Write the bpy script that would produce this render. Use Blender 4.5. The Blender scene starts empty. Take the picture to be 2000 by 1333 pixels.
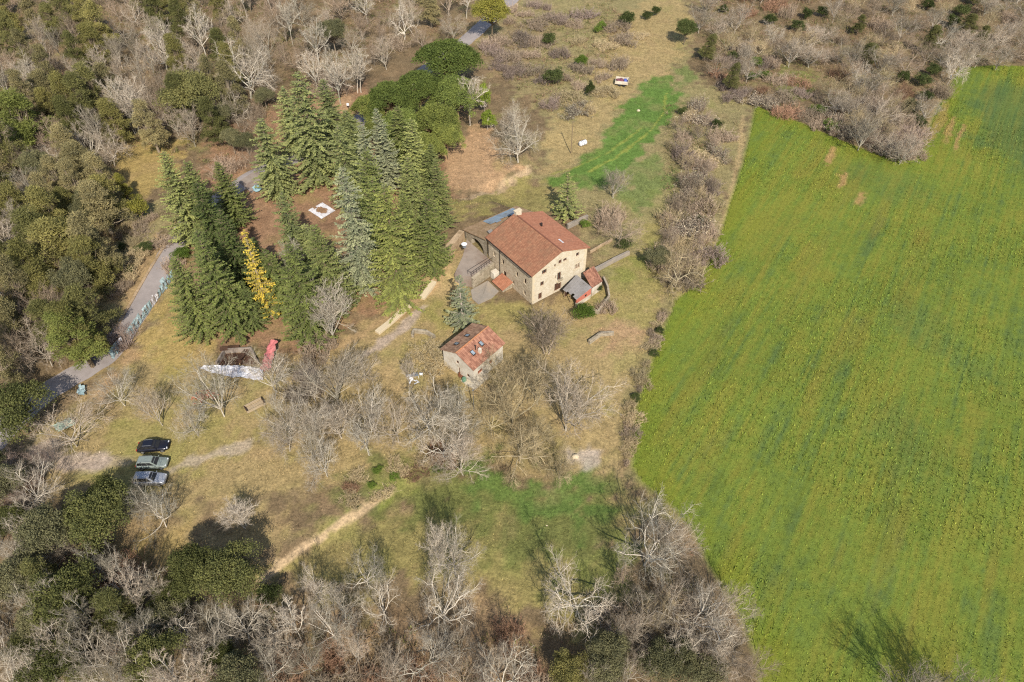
import bpy, math, random
import numpy as np

# ------------------------------------------------------------------ camera, world, sun, exposure
SC = bpy.context.scene
COL = SC.collection
CAM_H, PITCH, FPX = 90.1, math.radians(46.0), 1376.0
cam = bpy.data.cameras.new('camera'); cam_o = bpy.data.objects.new('camera', cam); COL.objects.link(cam_o)
cam_o.location = (0, 0, CAM_H); cam_o.rotation_euler = (math.pi/2 - PITCH, 0, 0)
cam.sensor_width = 36.0; cam.lens = FPX/2000*36.0; cam.clip_start = 0.5; cam.clip_end = 6000
SC.camera = cam_o
SUN_EL, SUN_AZ = math.radians(42), math.radians(13)       # sun stands behind the camera, a little to the right
sun_dir = np.array([math.sin(SUN_AZ)*math.cos(SUN_EL), -math.cos(SUN_AZ)*math.cos(SUN_EL), math.sin(SUN_EL)])
w = bpy.data.worlds.new('World'); SC.world = w; w.use_nodes = True
nt = w.node_tree; bg = nt.nodes['Background']
sky = nt.nodes.new('ShaderNodeTexSky'); sky.sky_type = 'NISHITA'; sky.sun_disc = False
sky.sun_elevation = SUN_EL; sky.sun_rotation = math.atan2(sun_dir[0], sun_dir[1])
nt.links.new(sky.outputs[0], bg.inputs[0]); bg.inputs[1].default_value = 0.14
sl = bpy.data.lights.new('sun', 'SUN'); sl.energy = 4.6; sl.angle = math.radians(0.55); sl.color = (1.0, 0.95, 0.87)
so = bpy.data.objects.new('sun', sl); COL.objects.link(so)
from mathutils import Vector, Matrix
so.rotation_euler = Vector((-sun_dir[0], -sun_dir[1], -sun_dir[2])).to_track_quat('-Z', 'Y').to_euler()
SC.view_settings.view_transform = 'Standard'; SC.view_settings.look = 'None'
SC.view_settings.exposure = 0.5; SC.view_settings.gamma = 1.0
SC.cycles.use_denoising = False; SC.cycles.filter_width = 1.2
SC.cycles.max_bounces = 4; SC.cycles.diffuse_bounces = 2; SC.cycles.transmission_bounces = 3; SC.cycles.transparent_max_bounces = 4

R = np.random.default_rng(11)
rnd = random.Random(5)

# ------------------------------------------------------------------ numeric helpers
def S(r, g, b, k=0.62):
    c = np.array([r, g, b], float)/255
    return np.where(c <= 0.04045, c/12.92, ((c+0.055)/1.055)**2.4)*k

def _hash(ix, iy, seed):
    n = (ix*374761393 + iy*668265263 + seed*974711) & 0x7fffffff
    n = ((n ^ (n >> 13))*1274126177) & 0x7fffffff
    return ((n ^ (n >> 16)) & 0xffff)/65535.0
def vnoise(x, y, seed=0):
    x = np.asarray(x, float); y = np.asarray(y, float)
    ix = np.floor(x).astype(np.int64); iy = np.floor(y).astype(np.int64)
    fx = x-ix; fy = y-iy; fx = fx*fx*(3-2*fx); fy = fy*fy*(3-2*fy)
    a = _hash(ix, iy, seed); b = _hash(ix+1, iy, seed); c = _hash(ix, iy+1, seed); d = _hash(ix+1, iy+1, seed)
    return (a*(1-fx)+b*fx)*(1-fy) + (c*(1-fx)+d*fx)*fy
def fbm(x, y, seed=0, o=4):
    s = 0; a = 0.5; t = 0
    for i in range(o):
        s = s + a*vnoise(x*2**i, y*2**i, seed+i*17); t += a; a *= 0.5
    return s/t
def sstep(e0, e1, x):
    t = np.clip((x-e0)/(e1-e0), 0, 1); return t*t*(3-2*t)

def ray(px, py):
    u = (px-1000)/FPX; v = (666.5-py)/FPX
    return np.array([u, math.cos(PITCH)+v*math.sin(PITCH), -math.sin(PITCH)+v*math.cos(PITCH)])
def flat(px, py, z=0.0):
    d = ray(px, py); t = (z-CAM_H)/d[2]
    return np.array([0, 0, CAM_H])+d*t
def to_px(X):
    x, y, z = X[0], X[1], X[2]-CAM_H
    dep = y*math.cos(PITCH)-z*math.sin(PITCH); up = y*math.sin(PITCH)+z*math.cos(PITCH)
    return 1000+FPX*x/dep, 666.5-FPX*up/dep

def seg_dist(x, y, pts):
    """signed side-distance to an open polyline: (distance, side)"""
    best = np.full(np.shape(x), 1e9); side = np.zeros(np.shape(x)); along = np.zeros(np.shape(x)); L = 0
    for (ax, ay), (bx_, by_) in zip(pts[:-1], pts[1:]):
        dx, dy = bx_-ax, by_-ay; ln = math.hypot(dx, dy)
        t = np.clip(((x-ax)*dx+(y-ay)*dy)/(ln*ln), 0, 1)
        d = np.hypot(x-(ax+t*dx), y-(ay+t*dy)); m = d < best
        best = np.where(m, d, best); side = np.where(m, np.sign((x-ax)*dy-(y-ay)*dx), side)
        along = np.where(m, L+t*ln, along); L += ln
    return best, side, along
def poly_sd(x, y, pts):
    """signed distance to polygon, negative inside"""
    n = len(pts); inside = np.zeros(np.shape(x), bool); best = np.full(np.shape(x), 1e9)
    for i in range(n):
        ax, ay = pts[i]; bx_, by_ = pts[(i+1) % n]
        dx, dy = bx_-ax, by_-ay
        t = np.clip(((x-ax)*dx+(y-ay)*dy)/(dx*dx+dy*dy+1e-12), 0, 1)
        best = np.minimum(best, np.hypot(x-(ax+t*dx), y-(ay+t*dy)))
        c = (ay > y) != (by_ > y)
        inside ^= c & (x < (bx_-ax)*(y-ay)/(by_-ay if by_ != ay else 1e-12)+ax)
    return np.where(inside, -best, best)
def fpts(l): return [tuple(flat(*p)[:2]) for p in l]

HOUSE_A = math.radians(37)
ha = np.array([math.cos(HOUSE_A), math.sin(HOUSE_A), 0]); hb = np.array([-ha[1], ha[0], 0]); HF = np.array([3.71, 96.47, 0.0])

# banks in the ground: polyline, height, half width
BANK_PATH = fpts([(440, 1190), (512, 1125), (620, 1045), (735, 965), (800, 925), (880, 905)])
BANK_BACK = fpts([(870, 400), (900, 388), (955, 360), (1000, 343), (1030, 322), (1062, 255)])
BANK_ROAD = fpts([(215, 660), (262, 575), (305, 500), (345, 448), (400, 400)])
FLAT_SPOTS = [((2.5, 104), 24), (tuple(flat(925, 700)[:2]), 9), (tuple(flat(300, 905)[:2]), 11), (tuple(flat(500, 700)[:2]), 12), (tuple(flat(628, 411)[:2]), 5)]
def hgt(x, y):
    x = np.asarray(x, float); y = np.asarray(y, float)
    n = (fbm(x/38+7, y/38+3, 3, 3)-0.5)*2.6 + (fbm(x/7, y/7, 9, 2)-0.5)*0.25
    m = np.ones_like(x)
    for (cx, cy), r in FLAT_SPOTS: m = m*sstep(r*0.8, r*1.7, np.hypot(x-cx, y-cy))
    z = n*m
    for pl, hh, wd, reach in ((BANK_PATH, -1.3, 1.5, 26), (BANK_BACK, -1.1, 1.3, 16), (BANK_ROAD, -1.2, 1.4, 10)):
        d, s, al = seg_dist(x, y, pl)
        tot = sum(math.hypot(b[0]-a[0], b[1]-a[1]) for a, b in zip(pl[:-1], pl[1:]))
        endf = sstep(0, 8, al)*sstep(0, 8, tot-al)
        if hh == -1.2:
            z = z+1.3*endf*sstep(0.2, 2.6, d*(-s))*sstep(reach, 3, d)
        else:
            z = z+hh*endf*sstep(-wd, wd, d*s)*sstep(reach, 4, d)
    dx, dy = x-HF[0], y-HF[1]; la = dx*ha[0]+dy*ha[1]; lb = dx*hb[0]+dy*hb[1]
    wd = .3+1.3*np.maximum(0, -5.2-la)
    z = z+2.45*sstep(12.3-.2*wd, 12.3+wd, lb)*sstep(-17, -6, la)*sstep(46, 26, lb)*sstep(17, 12, la)
    return z
def hz(x, y): return float(hgt(np.array([x]), np.array([y]))[0])
def P(px, py, dz=0.0):
    z = 0.0
    for _ in range(4):
        X = flat(px, py, z+dz); z = hz(X[0], X[1])
    return np.array([X[0], X[1], z+dz])

# ------------------------------------------------------------------ mesh helpers
def new_mesh(name, V, faces, mats=None, v=None, col=None, smooth=False, mi=None):
    """V (n,3); faces = one (m,k) array or a list of such arrays"""
    V = np.asarray(V, np.float32)
    if isinstance(faces, np.ndarray): faces = [faces]
    faces = [np.asarray(f, np.int32) for f in faces if len(f)]
    me = bpy.data.meshes.new(name)
    me.vertices.add(len(V)); me.vertices.foreach_set('co', V.ravel())
    idx = np.concatenate([f.ravel() for f in faces]); tot = np.concatenate([np.full(len(f), f.shape[1], np.int32) for f in faces])
    st = np.concatenate([[0], np.cumsum(tot)[:-1]]).astype(np.int32)
    me.loops.add(len(idx)); me.loops.foreach_set('vertex_index', idx)
    me.polygons.add(len(tot)); me.polygons.foreach_set('loop_start', st); me.polygons.foreach_set('loop_total', tot)
    if mi is not None: me.polygons.foreach_set('material_index', np.asarray(mi, np.int32))
    me.polygons.foreach_set('use_smooth', np.full(len(tot), bool(smooth)))
    me.update(calc_edges=True)
    if v is not None:
        a = me.attributes.new('v', 'FLOAT', 'POINT'); a.data.foreach_set('value', np.asarray(v, np.float32))
    if col is not None:
        c4 = np.ones((len(V), 4), np.float32); c4[:, :3] = col
        a = me.attributes.new('Col', 'FLOAT_COLOR', 'POINT'); a.data.foreach_set('color', c4.ravel())
    for m in (mats if isinstance(mats, (list, tuple)) else [mats]):
        if m is not None: me.materials.append(m)
    return me

def link(name, me, parent=None, loc=(0, 0, 0), rz=0.0, **props):
    o = bpy.data.objects.new(name, me); COL.objects.link(o)
    o.location = loc; o.rotation_euler = (0, 0, rz)
    if parent is not None: o.parent = parent
    for k, val in props.items(): o[k] = val
    return o
def thing(name, label, cat, loc=(0, 0, 0), rz=0.0, group=None):
    o = link(name, None, None, tuple(float(q) for q in loc), rz, label=label, category=cat)
    o.empty_display_size = 0.3
    o['kind'] = 'thing'
    if group: o['group'] = group
    return o

class MB:
    """collects polygons in local space"""
    def __init__(s): s.V = []; s.F = []
    def add(s, verts, faces):
        n = len(s.V); s.V += [tuple(map(float, q)) for q in verts]; s.F += [tuple(n+i for i in f) for f in faces]; return s
    def box(s, c, d, rz=0.0, taper=1.0, tilt=None):
        hx, hy, hh = d[0]/2, d[1]/2, d[2]/2
        M = Matrix.Rotation(rz, 3, 'Z')
        if tilt is not None: M = M @ Matrix.Rotation(tilt[0], 3, 'X') @ Matrix.Rotation(tilt[1], 3, 'Y')
        vs = []
        for z, k in ((-hh, 1), (hh, taper)):
            for x, y in ((-hx, -hy), (hx, -hy), (hx, hy), (-hx, hy)): vs.append(tuple(M @ Vector((x*k, y*k, z))+Vector(c)))
        return s.add(vs, [(3, 2, 1, 0), (4, 5, 6, 7), (0, 1, 5, 4), (1, 2, 6, 5), (2, 3, 7, 6), (3, 0, 4, 7)])
    def slab(s, quad, th):
        """quad of 4 top points, thickness downwards"""
        q = [Vector(p) for p in quad]; lo = [p-Vector((0, 0, th)) for p in q]
        return s.add(q+lo, [(0, 1, 2, 3), (7, 6, 5, 4)]+[((i+1) % 4, i, 4+i, 4+(i+1) % 4) for i in range(4)])
    def prism(s, poly, z0, z1):
        """poly: list of (x,y), z0/z1 numbers or lists"""
        n = len(poly); z0 = z0 if hasattr(z0, '__len__') else [z0]*n; z1 = z1 if hasattr(z1, '__len__') else [z1]*n
        vs = [(p[0], p[1], z) for p, z in zip(poly, z0)]+[(p[0], p[1], z) for p, z in zip(poly, z1)]
        return s.add(vs, [tuple(range(n-1, -1, -1)), tuple(range(n, 2*n))]+[(i, (i+1) % n, n+(i+1) % n, n+i) for i in range(n)])
    def tube(s, pts, rad, k=8, cap=True):
        pts = [Vector(p) for p in pts]; rad = rad if hasattr(rad, '__len__') else [rad]*len(pts)
        vs = []
        for i, p in enumerate(pts):
            d = (pts[min(i+1, len(pts)-1)]-pts[max(i-1, 0)]).normalized()
            a = d.orthogonal().normalized() if abs(d.z) > .99 else d.cross(Vector((0, 0, 1))).normalized(); b = d.cross(a)
            for j in range(k):
                t = 2*math.pi*j/k; vs.append(p+(a*math.cos(t)+b*math.sin(t))*rad[i])
        fs = [(i*k+j, i*k+(j+1) % k, (i+1)*k+(j+1) % k, (i+1)*k+j) for i in range(len(pts)-1) for j in range(k)]
        if cap: fs += [tuple(range(k-1, -1, -1)), tuple((len(pts)-1)*k+j for j in range(k))]
        return s.add(vs, fs)
    def build(s, name, m, parent=None, bevel=0.0, smooth=False, **props):
        me = bpy.data.meshes.new(name); me.from_pydata(s.V, [], s.F); me.update()
        me.materials.append(m)
        if smooth: me.polygons.foreach_set('use_smooth', np.ones(len(me.polygons), bool))
        o = link(name, me, parent, **props)
        if bevel:
            b = o.modifiers.new('bevel', 'BEVEL'); b.width = bevel; b.segments = 2; b.limit_method = 'ANGLE'
        return o

# ------------------------------------------------------------------ materials
def nodes_of(name):
    m = bpy.data.materials.new(name); m.use_nodes = True
    t = m.node_tree; p = t.nodes['Principled BSDF']; p.inputs['Specular IOR Level'].default_value = 0.25
    return m, t, p
def L_(t, a, b): t.links.new(a, b)
def noise(t, scale, detail=4, rough=0.6, coord=None, dims='3D'):
    n = t.nodes.new('ShaderNodeTexNoise'); n.inputs['Scale'].default_value = scale
    n.inputs['Detail'].default_value = detail; n.inputs['Roughness'].default_value = rough
    if coord is not None: L_(t, coord, n.inputs['Vector'])
    return n
def ramp(t, fac, stops):
    r = t.nodes.new('ShaderNodeValToRGB'); e = r.color_ramp.elements
    while len(e) < len(stops): e.new(0.5)
    for el, (p, c) in zip(e, stops): el.position = p; el.color = (*c[:3], 1)
    L_(t, fac, r.inputs[0]); return r
def mix(t, mode, fac, a, b):
    n = t.nodes.new('ShaderNodeMix'); n.data_type = 'RGBA'; n.blend_type = mode
    for k, val in ((0, fac), (6, a), (7, b)):
        if hasattr(val, 'links'): L_(t, val, n.inputs[k])
        else: n.inputs[k].default_value = val if k == 0 else (*val[:3], 1)
    return n.outputs[2]
def obj_coord(t):
    return t.nodes.new('ShaderNodeTexCoord').outputs['Object']
def pos_coord(t):
    return t.nodes.new('ShaderNodeNewGeometry').outputs['Position']
def bump(t, p, h, strength=0.4, dist=0.1):
    b = t.nodes.new('ShaderNodeBump'); b.inputs['Strength'].default_value = strength; b.inputs['Distance'].default_value = dist
    L_(t, h, b.inputs['Height']); L_(t, b.outputs[0], p.inputs['Normal'])

def m_plain(name, c, rough=0.8, var=0.25, scale=3.0, metal=0.0, spec=0.25, bmp=0.15, stain=None):
    m, t, p = nodes_of(name); co = obj_coord(t)
    n = noise(t, scale, 5, 0.65, co); c = np.array(c)
    r = ramp(t, n.outputs[0], [(0.28, c*(1-var)), (0.5, c), (0.75, np.minimum(c*(1+var), 0.92))])
    out = r.outputs[0]
    if stain is not None:
        n2 = noise(t, scale*0.35, 4, 0.7, co); f = ramp(t, n2.outputs[0], [(0.45, (0, 0, 0)), (0.7, (1, 1, 1))])
        out = mix(t, 'MIX', f.outputs[0], out, stain)
    L_(t, out, p.inputs['Base Color']); p.inputs['Roughness'].default_value = rough
    p.inputs['Metallic'].default_value = metal; p.inputs['Specular IOR Level'].default_value = spec
    if bmp: bump(t, p, noise(t, scale*6, 3, 0.6, co).outputs[0], bmp, 0.03)
    return m

def m_stone(name, c1, c2, mortar, scale=2.2, stain=(0.2, 0.16, 0.1)):
    """coursed rubble with pale joints"""
    m, t, p = nodes_of(name); co = obj_coord(t)
    mp = t.nodes.new('ShaderNodeMapping'); mp.inputs['Scale'].default_value = (1, 1, 1.7); L_(t, co, mp.inputs[0])
    vo = t.nodes.new('ShaderNodeTexVoronoi'); vo.inputs['Scale'].default_value = scale; L_(t, mp.outputs[0], vo.inputs['Vector'])
    ve = t.nodes.new('ShaderNodeTexVoronoi'); ve.feature = 'DISTANCE_TO_EDGE'; ve.inputs['Scale'].default_value = scale; L_(t, mp.outputs[0], ve.inputs['Vector'])
    sp = t.nodes.new('ShaderNodeSeparateColor'); L_(t, vo.outputs['Color'], sp.inputs[0])
    st = ramp(t, sp.outputs[0], [(0.0, c1), (1.0, c2)])
    j = ramp(t, ve.outputs['Distance'], [(0.0, (1, 1, 1)), (0.1, (0, 0, 0))])
    c = mix(t, 'MIX', j.outputs[0], st.outputs[0], mortar)
    n = noise(t, 0.5, 5, 0.7, co); f = ramp(t, n.outputs[0], [(0.48, (0, 0, 0)), (0.75, (0.55, 0.55, 0.55))])
    c = mix(t, 'MIX', f.outputs[0], c, stain)
    L_(t, c, p.inputs['Base Color']); p.inputs['Roughness'].default_value = 0.9
    bump(t, p, ve.outputs['Distance'], 0.5, 0.06)
    return m

def m_roof(name, c1, c2, moss, lichen, mossy=0.5):
    m, t, p = nodes_of(name); co = obj_coord(t)
    at = t.nodes.new('ShaderNodeAttribute'); at.attribute_name = 'v'
    r = ramp(t, at.outputs['Fac'], [(0.0, c1), (1.0, c2)])
    n = noise(t, 0.55, 6, 0.72, co); f = ramp(t, n.outputs[0], [(0.62-0.3*mossy, (0, 0, 0)), (0.85-0.25*mossy, (0.85, 0.85, 0.85))])
    c = mix(t, 'MIX', f.outputs[0], r.outputs[0], moss)
    n2 = noise(t, 2.3, 5, 0.7, co); f2 = ramp(t, n2.outputs[0], [(0.66, (0, 0, 0)), (0.72, (1, 1, 1))])
    c = mix(t, 'MIX', f2.outputs[0], c, lichen)
    L_(t, c, p.inputs['Base Color']); p.inputs['Roughness'].default_value = 0.85
    bump(t, p, noise(t, 9, 3, 0.6, co).outputs[0], 0.25, 0.03)
    return m

def m_tint(name, lo, hi, transl=0.0, rough=0.8, jitter=0.35):
    """foliage and wood: the object's own colour times a per-piece value"""
    m, t, p = nodes_of(name)
    oi = t.nodes.new('ShaderNodeObjectInfo'); at = t.nodes.new('ShaderNodeAttribute'); at.attribute_name = 'v'
    r = ramp(t, at.outputs['Fac'], [(0.0, lo), (1.0, hi)])
    c = mix(t, 'MULTIPLY', 1.0, oi.outputs['Color'], r.outputs[0])
    rr = ramp(t, oi.outputs['Random'], [(0.0, (1-jitter, 1-jitter*0.9, 1-jitter)), (1.0, (1+jitter*0.55, 1+jitter*0.5, 1+jitter*0.4))])
    c = mix(t, 'MULTIPLY', 1.0, c, rr.outputs[0])
    if transl > 0:
        d = t.nodes.new('ShaderNodeBsdfDiffuse'); tr = t.nodes.new('ShaderNodeBsdfTranslucent'); ms = t.nodes.new('ShaderNodeMixShader')
        L_(t, c, d.inputs[0]); L_(t, c, tr.inputs[0]); ms.inputs[0].default_value = transl
        L_(t, d.outputs[0], ms.inputs[1]); L_(t, tr.outputs[0], ms.inputs[2]); L_(t, ms.outputs[0], t.nodes['Material Output'].inputs[0])
        t.nodes.remove(p)
    else:
        L_(t, c, p.inputs['Base Color']); p.inputs['Roughness'].default_value = rough; p.inputs['Specular IOR Level'].default_value = 0.1
    return m
def m_col(name, transl=0.0, amp=0.3, scale=(0.9, 4.5), bmp=0.5, fine=True):
    """per-vertex surface colour with noise on top"""
    m, t, p = nodes_of(name); co = pos_coord(t)
    at = t.nodes.new('ShaderNodeAttribute'); at.attribute_name = 'Col'; c = at.outputs['Color']
    p.inputs['Roughness'].default_value = 0.95; p.inputs['Specular IOR Level'].default_value = 0.05
    if fine:
        n1 = noise(t, scale[0], 6, 0.7, co); n2 = noise(t, scale[1], 4, 0.75, co)
        r1 = ramp(t, n1.outputs[0], [(0.3, (1-amp, 1-amp, 1-amp*1.1)), (0.7, (1+amp*0.8, 1+amp*0.75, 1+amp*0.6))])
        r2 = ramp(t, n2.outputs[0], [(0.32, (1-amp*1.3, 1-amp*1.25, 1-amp*1.2)), (0.68, (1+amp, 1+amp, 1+amp))])
        c = mix(t, 'MULTIPLY', 1.0, c, r1.outputs[0]); c = mix(t, 'MULTIPLY', 1.0, c, r2.outputs[0])
        bump(t, p, n2.outputs[0], bmp, 0.25)
    L_(t, c, p.inputs['Base Color'])
    return m

M = dict(
    ground=m_col('ground_soil_and_grass', amp=0.3, scale=(0.7, 2.6)), field=m_col('crop_field_soil', amp=0.2, scale=(1.4, 6.0)),
    tuft=m_col('grass_blades', fine=False),
    bark=m_tint('bark', (0.72, 0.7, 0.66), (1.15, 1.13, 1.08)), twig=m_tint('twigs', (0.5, 0.45, 0.4), (1.2, 1.16, 1.1)),
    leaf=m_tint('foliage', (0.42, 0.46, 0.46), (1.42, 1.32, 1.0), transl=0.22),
    gable=m_stone('pale_plastered_stone', S(216, 198, 166), S(236, 222, 196), S(230, 216, 188), 2.6, S(192, 170, 136)),
    stone=m_stone('brown_rubble_stone', S(190, 168, 136), S(234, 214, 182), S(228, 210, 180), 2.4, S(176, 152, 120)),
    oldstone=m_stone('grey_old_stone', S(150, 135, 112), S(200, 184, 158), S(190, 176, 150), 2.0, S(120, 112, 80)),
    quoin=m_plain('dressed_stone', S(232, 212, 176), 0.85, 0.12, 4),
    white=m_plain('white_render', S(240, 228, 206), 0.85, 0.1, 1.5, stain=S(200, 180, 150)),
    roof_a=m_roof('mossy_clay_tile', S(150, 100, 74), S(186, 132, 98), S(150, 114, 86), S(210, 182, 144), 0.55),
    roof_b=m_roof('red_clay_tile', S(176, 114, 84), S(204, 140, 106), S(170, 120, 92), S(218, 168, 136), 0.4),
    roof_c=m_roof('small_house_red_tile', S(140, 92, 72), S(206, 150, 120), S(150, 108, 86), S(228, 196, 166), 0.4),
    roof_d=m_roof('small_house_brown_tile', S(138, 100, 76), S(208, 166, 132), S(146, 116, 88), S(222, 200, 168), 0.4),
    roof_moss=m_roof('moss_covered_tile', S(164, 132, 98), S(200, 168, 130), S(156, 128, 88), S(186, 150, 116), 0.7),
    orange=m_plain('orange_clay', S(208, 140, 98), 0.85, 0.2, 3, stain=S(190, 150, 110)),
    sheet=m_plain('blue_grey_sheet_metal', S(168, 184, 194), 0.5, 0.15, 1.2, metal=0.1, stain=S(150, 150, 145)),
    fibre=m_plain('grey_fibre_cement', S(158, 152, 146), 0.85, 0.15, 1.5, stain=S(130, 122, 112)),
    redwall=m_plain('salmon_red_paint', S(214, 128, 104), 0.8, 0.12, 2),
    glass=m_plain('dark_window_glass', (0.022, 0.022, 0.022), 0.35, 0.2, 2, spec=0.3, bmp=0),
    wood=m_plain('brown_wood', S(140, 92, 66), 0.75, 0.25, 4), darkwood=m_plain('dark_wood', S(96, 70, 54), 0.8, 0.25, 4),
    greywood=m_plain('weathered_grey_wood', S(196, 174, 142), 0.85, 0.2, 4), pole=m_plain('pole_wood', S(150, 128, 100), 0.85, 0.2, 3),
    concrete=m_plain('weathered_concrete', S(168, 156, 140), 0.9, 0.16, 0.9, stain=S(190, 172, 148)),
    slab=m_plain('grey_slab', S(172, 156, 140), 0.9, 0.14, 0.7, stain=S(142, 118, 100)),
    asphalt=m_plain('worn_pale_asphalt', S(178, 166, 158), 0.9, 0.12, 0.6, stain=S(162, 150, 142)),
    kerb=m_plain('pale_kerb_stone', S(200, 172, 136), 0.9, 0.25, 2, stain=S(150, 125, 90)),
    metal=m_plain('dark_iron', S(70, 62, 58), 0.6, 0.2, 3, metal=0.4), galv=m_plain('galvanised_steel', S(170, 172, 172), 0.5, 0.1, 3, metal=0.5),
    plastic=m_plain('white_plastic', S(240, 238, 236, 0.75), 0.5, 0.06, 2), tarp_w=m_plain('white_tarpaulin', S(238, 234, 232, 0.72), 0.6, 0.14, 1.6, stain=S(196, 184, 178)),
    tarp_t=m_plain('teal_shade_net', S(182, 200, 198), 0.7, 0.22, 1.5, stain=S(142, 168, 168)), tarp_g=m_plain('pale_green_tarpaulin', S(174, 188, 166), 0.7, 0.18, 2),
    tarp_b=m_plain('pale_blue_tarpaulin', S(172, 206, 210), 0.65, 0.15, 1.5), tarp_r=m_plain('faded_red_tarpaulin', S(214, 126, 122), 0.7, 0.2, 1.6),
    rubber=m_plain('tyre_rubber', (0.02, 0.02, 0.02), 0.8, 0.2, 6), rim=m_plain('alloy_rim', (0.45, 0.45, 0.46), 0.35, 0.1, 6, metal=0.8, bmp=0),
    red_lens=m_plain('red_lamp_lens', (0.35, 0.02, 0.02), 0.2, 0.1, 5, spec=0.5, bmp=0), clear_lens=m_plain('clear_lamp_lens', (0.6, 0.6, 0.6), 0.15, 0.1, 5, spec=0.6, bmp=0),
    blue=m_plain('blue_plastic', S(96, 112, 190), 0.5, 0.3, 3), maroon=m_plain('maroon_plastic', S(140, 86, 92), 0.6, 0.3, 3),
    terracotta=m_plain('terracotta', S(198, 118, 84), 0.85, 0.3, 3), green_p=m_plain('green_plastic', S(120, 160, 130), 0.6, 0.2, 3),
)

# ------------------------------------------------------------------ the ground: one sheet, real surface colours by region
FIELD_PX = [(1478, 205), (1560, 240), (1640, 275), (1700, 300), (1775, 313), (1796, 296), (1830, 215), (1872, 136), (1935, 131), (2000, 133), (2500, 140),
            (2900, 700), (2500, 1900), (1520, 1900), (1500, 1420), (1485, 1325), (1472, 1268), (1449, 1210), (1418, 1151), (1385, 1103), (1355, 1040), (1339, 1018), (1316, 989), (1252, 937), (1237, 912),
            (1240, 813), (1252, 770), (1265, 737), (1288, 669), (1319, 585), (1352, 560), (1372, 540), (1390, 496), (1408, 452), (1431, 381), (1449, 330)]
FIELD = fpts(FIELD_PX)
ROAD_PX = [(1030, -60), (1000, 0), (963, 35), (925, 70), (880, 108), (800, 165), (700, 238), (600, 292), (490, 345), (420, 395), (370, 437), (336, 490), (308, 540), (278, 595), (246, 645), (205, 700), (150, 733), (112, 752), (60, 790), (0, 850), (-90, 960)]
ROAD = fpts(ROAD_PX)
_q = flat(1862, 140)-flat(1790, 300); ROWDIR = _q[:2]/np.hypot(*_q[:2])

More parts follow.
